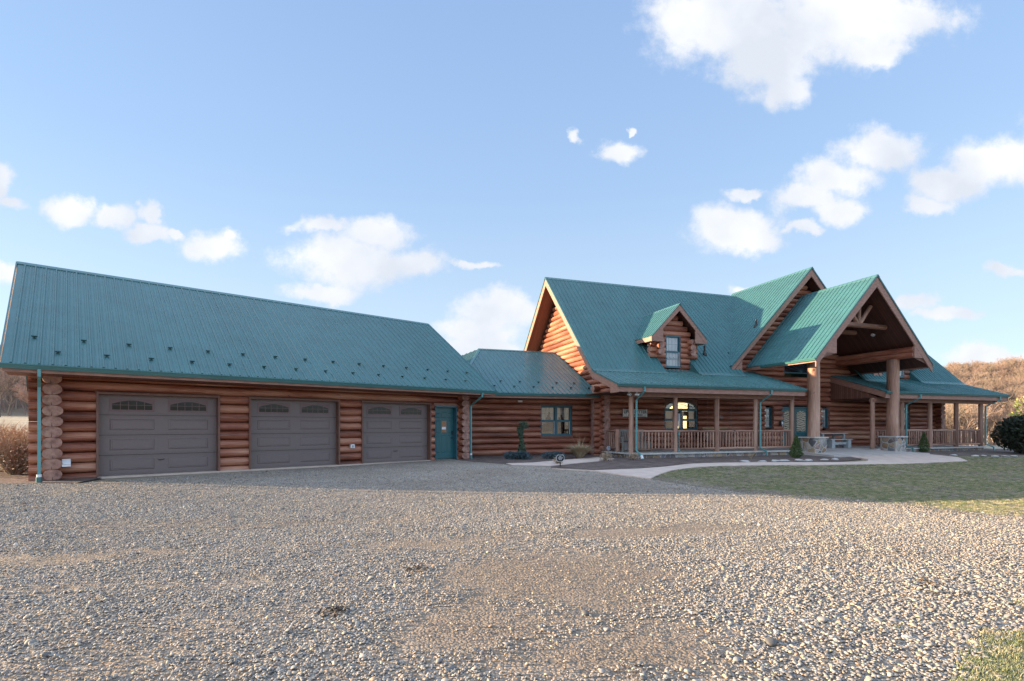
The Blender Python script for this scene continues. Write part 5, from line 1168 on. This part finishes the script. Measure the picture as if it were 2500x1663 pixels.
def blob_shrub(name,x,y,rx,ry,h,label,mat,n,size,cat='shrub',lumps=7,flat=0):
    z0=zt(x,y); o=empty(name,(x,y,z0),0,label,cat); cs=[(random.uniform(-.6,.6)*rx,random.uniform(-.6,.6)*ry,random.uniform(.25,.65)*h,random.uniform(.4,.62)) for _ in range(lumps)]
    def smp():
        c=random.choice(cs); v=V3((random.gauss(0,1),random.gauss(0,1),random.gauss(0,1))).normalized(); k=c[3]*random.random()**.3
        return (c[0]+v.x*rx*k,c[1]+v.y*ry*k,max(.01,c[2]+v.z*h*k*.75)),(v.x,v.y,abs(v.z)+.3)
    leaves(n,smp,size,M[mat],'foliage',o,flat)
    q=MB()
    for c in cs: q.tube([(0,0,0),(c[0]*.8,c[1]*.8,c[2])],[.02,.008],5)
    q.build('stems',M['bark'],o); return o
blob_shrub('juniper_shrub',.23,20.35,.55,.35,.34,'low blue-green juniper at the foot of the weeping spruce','leaf_juniper',2600,.07)
blob_shrub('juniper_shrub',1.72,20.75,.55,.35,.36,'low blue-green juniper under the twin window','leaf_juniper',2600,.07)
blob_shrub('evergreen_bush',25.15,25.0,1.30,1.1,1.95,'large dark spreading evergreen bush at the right end of the porch','leaf_dark',15000,.17,lumps=22)
# weeping spruce
x,y=.36,20.75; z0=zt(x,y); o=empty('weeping_spruce',(x,y,z0),0,'narrow weeping green conifer trained upright against the log wall','conifer')
def smp():
    t=random.random(); a=random.random()*6.28; z=1.5*t; r=(.15+.05*math.sin(t*9))*(1-.3*t)*(random.random()**.4); cx=.04*math.sin(t*5)+(.10*max(0,t-.8)*5)
    if t>.86: r=.13*random.random()**.5; cx=.04+.17*random.random(); z=1.46+random.uniform(-.16,.07)-.5*(cx-.04)
    return (cx+r*math.cos(a),r*math.sin(a),z),(.2*math.cos(a),.2*math.sin(a),-1)
leaves(3400,smp,.085,M['leaf_spruce'],'foliage',o,.45,.28); q=MB(); q.tube([(0,0,0),(.04,0,.5),(-.02,0,1.0),(.06,0,1.45)],[.03,.025,.02,.012],7); q.build('trunk',M['bark'],o)
# ornamental grass and twiggy plants
def clump(name,x,y,r,h,n,mat,label,cat,w=.006,tall=0):
    z0=zt(x,y); o=empty(name,(x,y,z0),0,label,cat); q=MB()
    for i in range(n):
        a=random.random()*6.28; l=h*random.uniform(.55,1.1); rr=r*random.random()**.6; 
        if i<tall: l*=1.9; rr*=.8
        b0=V3((.12*r*math.cos(a),.12*r*math.sin(a),0)); p1=V3((rr*.45*math.cos(a),rr*.45*math.sin(a),l*.6)); p2=V3((rr*math.cos(a),rr*math.sin(a),l*(.95 if i<tall else .85)))
        sd=V3((-math.sin(a),math.cos(a),0))*w*(.6 if i<tall else 1); u=(random.random(),random.random())
        q.face([b0-sd,b0+sd,p1+sd,p1-sd],uv=[u]*4); q.face([p1-sd,p1+sd,p2+sd*.4,p2-sd*.4],uv=[u]*4)
    q.build('blades',M[mat],o); return o
clump('ornamental_grass',2.75,20.9,.72,.60,800,'dry_grass','tan clump of dried ornamental grass at the corner of wing and porch','ornamental grass',.009,16)
def twiggy(name,x,y,r,h,n,label,mat='twig',leafn=0,leafmat='leaf_dry',rad=.006,cat='shrub'):
    z0=zt(x,y); o=empty(name,(x,y,z0),0,label,cat); q=MB()
    for i in range(n):
        a=random.random()*6.28; rr=r*random.random()**.5; l=h*random.uniform(.5,1.05); p=[V3((.1*r*math.cos(a),.1*r*math.sin(a),0))]; 
        for k in (.35,.7,1): p.append(V3((rr*k*math.cos(a)+random.uniform(-.06,.06)*r,rr*k*math.sin(a)+random.uniform(-.06,.06)*r,l*k)))
        q.tube(p,[rad,rad*.8,rad*.6,rad*.3],3)
        for j in range(3):
            b=p[random.choice((1,2))]; q.tube([b,b+V3((random.gauss(0,.12)*r,random.gauss(0,.12)*r,random.uniform(.1,.3)*h))],[rad*.5,rad*.25],3)
    q.build('twigs',M[mat],o)
    if leafn:
        def smp():
            a=random.random()*6.28; rr=r*random.random()**.5; z=h*random.uniform(.15,1.0)*(1-.4*(rr/r)**2); return (rr*math.cos(a),rr*math.sin(a),z),(random.gauss(0,1),random.gauss(0,1),.5)
        leaves(leafn,smp,.06,M[leafmat],'dry_leaves',o)
    return o
twiggy('dried_shrub',3.55,19.35,.24,.36,90,'small grey leafless shrub beside the porch slab corner',leafn=300)
twiggy('dried_shrub',4.75,19.9,.20,.30,80,'small leafless shrub at the foot of the first downspout',leafn=220)
twiggy('dried_shrub',1.62,18.0,.20,.26,70,'small brown shrub where the garden path meets the gravel',leafn=200)
twiggy('dried_shrub',9.7,20.8,.22,.30,26,'sparse twiggy plant in front of the third railing panel')
# left side hedge
for i,(x,y,r,h,lab) in enumerate(((-13.6,14.0,1.1,1.35,'tangled brown leafless bush nearest the left corner of the garage'),(-15.6,15.0,1.3,1.45,'tangled brown leafless bush at the left edge behind the mulch'),(-14.9,17.2,1.2,1.3,'tangled brown leafless bush behind the two front ones'))):
    twiggy('leafless_bush',x,y,r,h,420,lab,leafn=2600,rad=.009)
blob_shrub('green_shrub',-17.6,20.6,1.0,.8,1.15,'low yellow-green shrub behind the brown bushes on the left','leaf_yellow',2600,.10)
for x,y,lab in ((-1.53,4.4,'dark clump of dead weeds on the gravel, the nearer of two'),(-1.05,5.7,'dark clump of dead weeds on the gravel, the farther of two'),(4.2,5.15,'tan tuft of dead grass at the upper edge of the green verge')):
    twiggy('weed_clump',x,y,.14,.02,50,lab,'twig',45,'leaf_litter',.0025,'weeds')
# potted greenery behind the left pier
x,y=HW(21.15,18.15); o=empty('pier_plant',(x,y,.44),0,'dark green trailing plant in a pot behind the left stone pier','plant')
q=MB(); q.tube([(0,0,0),(0,0,.45)],[.12,.17],12); q.build('pot',M['black_metal'],o)
def smp():
    v=V3((random.gauss(0,1),random.gauss(0,1),random.gauss(0,1))).normalized(); k=.2*random.random()**.4; return (v.x*k,v.y*k,.55+v.z*k),tuple(v)
leafmat('leaf_teal',[(.2,(.01,.05,.035)),(.6,(.02,.13,.09)),(.9,(.06,.2,.15))]); leaves(700,smp,.06,M['leaf_teal'],'foliage',o)
# edging stones
ES=[(8.79,19.3),(9.5,19.42),(10.1,19.62),(10.5,19.75),(11.2,19.95),(11.63,20.04),(12.45,20.4),(13.0,20.6),(20.1,23.3),(20.83,23.04),(21.3,23.12),(21.7,23.0),(22.2,23.05),(22.75,23.2)]
for i,(x,y) in enumerate(ES):
    me=pebble_mesh(i*1.7,2,.35); me.materials[0]=M['stone_white']; s=bpy.data.objects.new('edging_stone',me); COL.objects.link(s); s.location=(x,y,zt(x,y)+.03); s.scale=(random.uniform(.16,.24),random.uniform(.09,.13),random.uniform(.04,.06)); s.rotation_euler=(0,0,random.uniform(-.3,.6))
    ordn=['leftmost','second from the left','third from the left','fourth from the left','fifth from the left','sixth from the left','seventh from the left','rightmost']
    if i<8: tag(s,'flat pale edging stone before the left pier, '+ordn[i]+' of its row','edging stone','edging stones left of the patio')
    else: tag(s,'flat pale edging stone before the right porch, '+(ordn[i-8] if i<13 else 'rightmost')+' of its row','edging stone','edging stones right of the patio')

# ------------------------------------------------------------------ trees
def bare_tree(h, seed, spread=.5, levels=4, r0=.16, name='bare_tree', mat='bark', minr=.008, kids=4):
    rnd=random.Random(seed); q=MB()
    def grow(p,dirv,L_,r,lv):
        k=3; pts=[p]; rr=[r]; d=dirv.copy()
        for i in range(k):
            d=(d+V3((rnd.gauss(0,.13),rnd.gauss(0,.13),rnd.gauss(.03,.08)))).normalized(); pts.append(pts[-1]+d*L_/k); rr.append(max(minr,r*(1-.5*(i+1)/k)))
        q.tube(pts,rr,7 if lv==0 else (5 if lv==1 else 3),0)
        if lv>=levels: return
        n=kids+(2 if lv==0 else 0)
        for j in range(n):
            t=rnd.uniform(.35,1.0); i=min(k-1,int(t*k)); b=pts[i].lerp(pts[i+1],t*k-i); a=rnd.random()*6.28; sp=spread*rnd.uniform(.6,1.4)
            nd=(d+V3((math.cos(a)*sp*1.6,math.sin(a)*sp*1.6,rnd.uniform(-.1,.35)))).normalized(); grow(b,nd,L_*rnd.uniform(.5,.72),max(minr,r*.42),lv+1)
    grow(V3((0,0,-.2)),V3((0,0,1)),h*.42,r0,0)
    return q
def place_tree(q,x,y,sc,label,mat,name='bare_tree',group=None):
    o=q.build(name,mat); o.location=(x,y,zt(x,y)-.1); o.scale=(sc,)*3; o.rotation_euler=(0,0,random.random()*6); return tag(o,label,'tree',group)
src=[]
spots=[(-80,86,'bare spreading tree standing alone on the green strip beyond the field'),(-112,112,'tall bare tree at the left edge of the far tree line'),(150,168,'bare tree low on the right hillside seen between porch and bush')]
for i,(x,y,lab) in enumerate(spots):
    q=bare_tree(9 if i==0 else 13,31+i,.55 if i==0 else .42,4,.22 if i==0 else .17,minr=.022 if i else .018,kids=4 if i else 5); src.append(place_tree(q,x,y,1,lab,M['far_tree'],group='trees beyond the field'))
F_=[[],[]]
def forest(n,u0,u1,y0,y1,grp):
    k=0
    while k<n:
        y=math.sqrt(random.uniform(y0*y0,y1*y1)); u=random.uniform(u0,u1); x=u*y; F_[grp(k)].append((x,y,zt(x,y)-.4,random.uniform(.75,1.25))); k+=1
forest(1700,.76,1.3,118,380,lambda k:k%2)
forest(1300,-1.45,-.82,118,330,lambda k:k%2)
for gidx in range(2):
    A=np.array(F_[gidx]); n=len(A); s_=A[:,3]
    o=scatter('hillside_wood',src[gidx+1],A[:,:3],np.stack([rng.normal(0,.05,n),rng.normal(0,.05,n),rng.uniform(0,6.28,n)],1),np.stack([s_,s_,s_*rng.uniform(.8,1.15,n)],1)); tag(o,'leafless brown wood covering the distant hills','woods',kind='stuff')
# tall dry growth in the left field and a yellow-green tree at the right
blob_shrub('yellow_tree',39.2,36.8,2.3,2.0,4.0,'pale yellow-green tree behind the dark evergreen bush','leaf_yellow',6000,.28,cat='tree',lumps=14)
print('objects',len(bpy.data.objects))
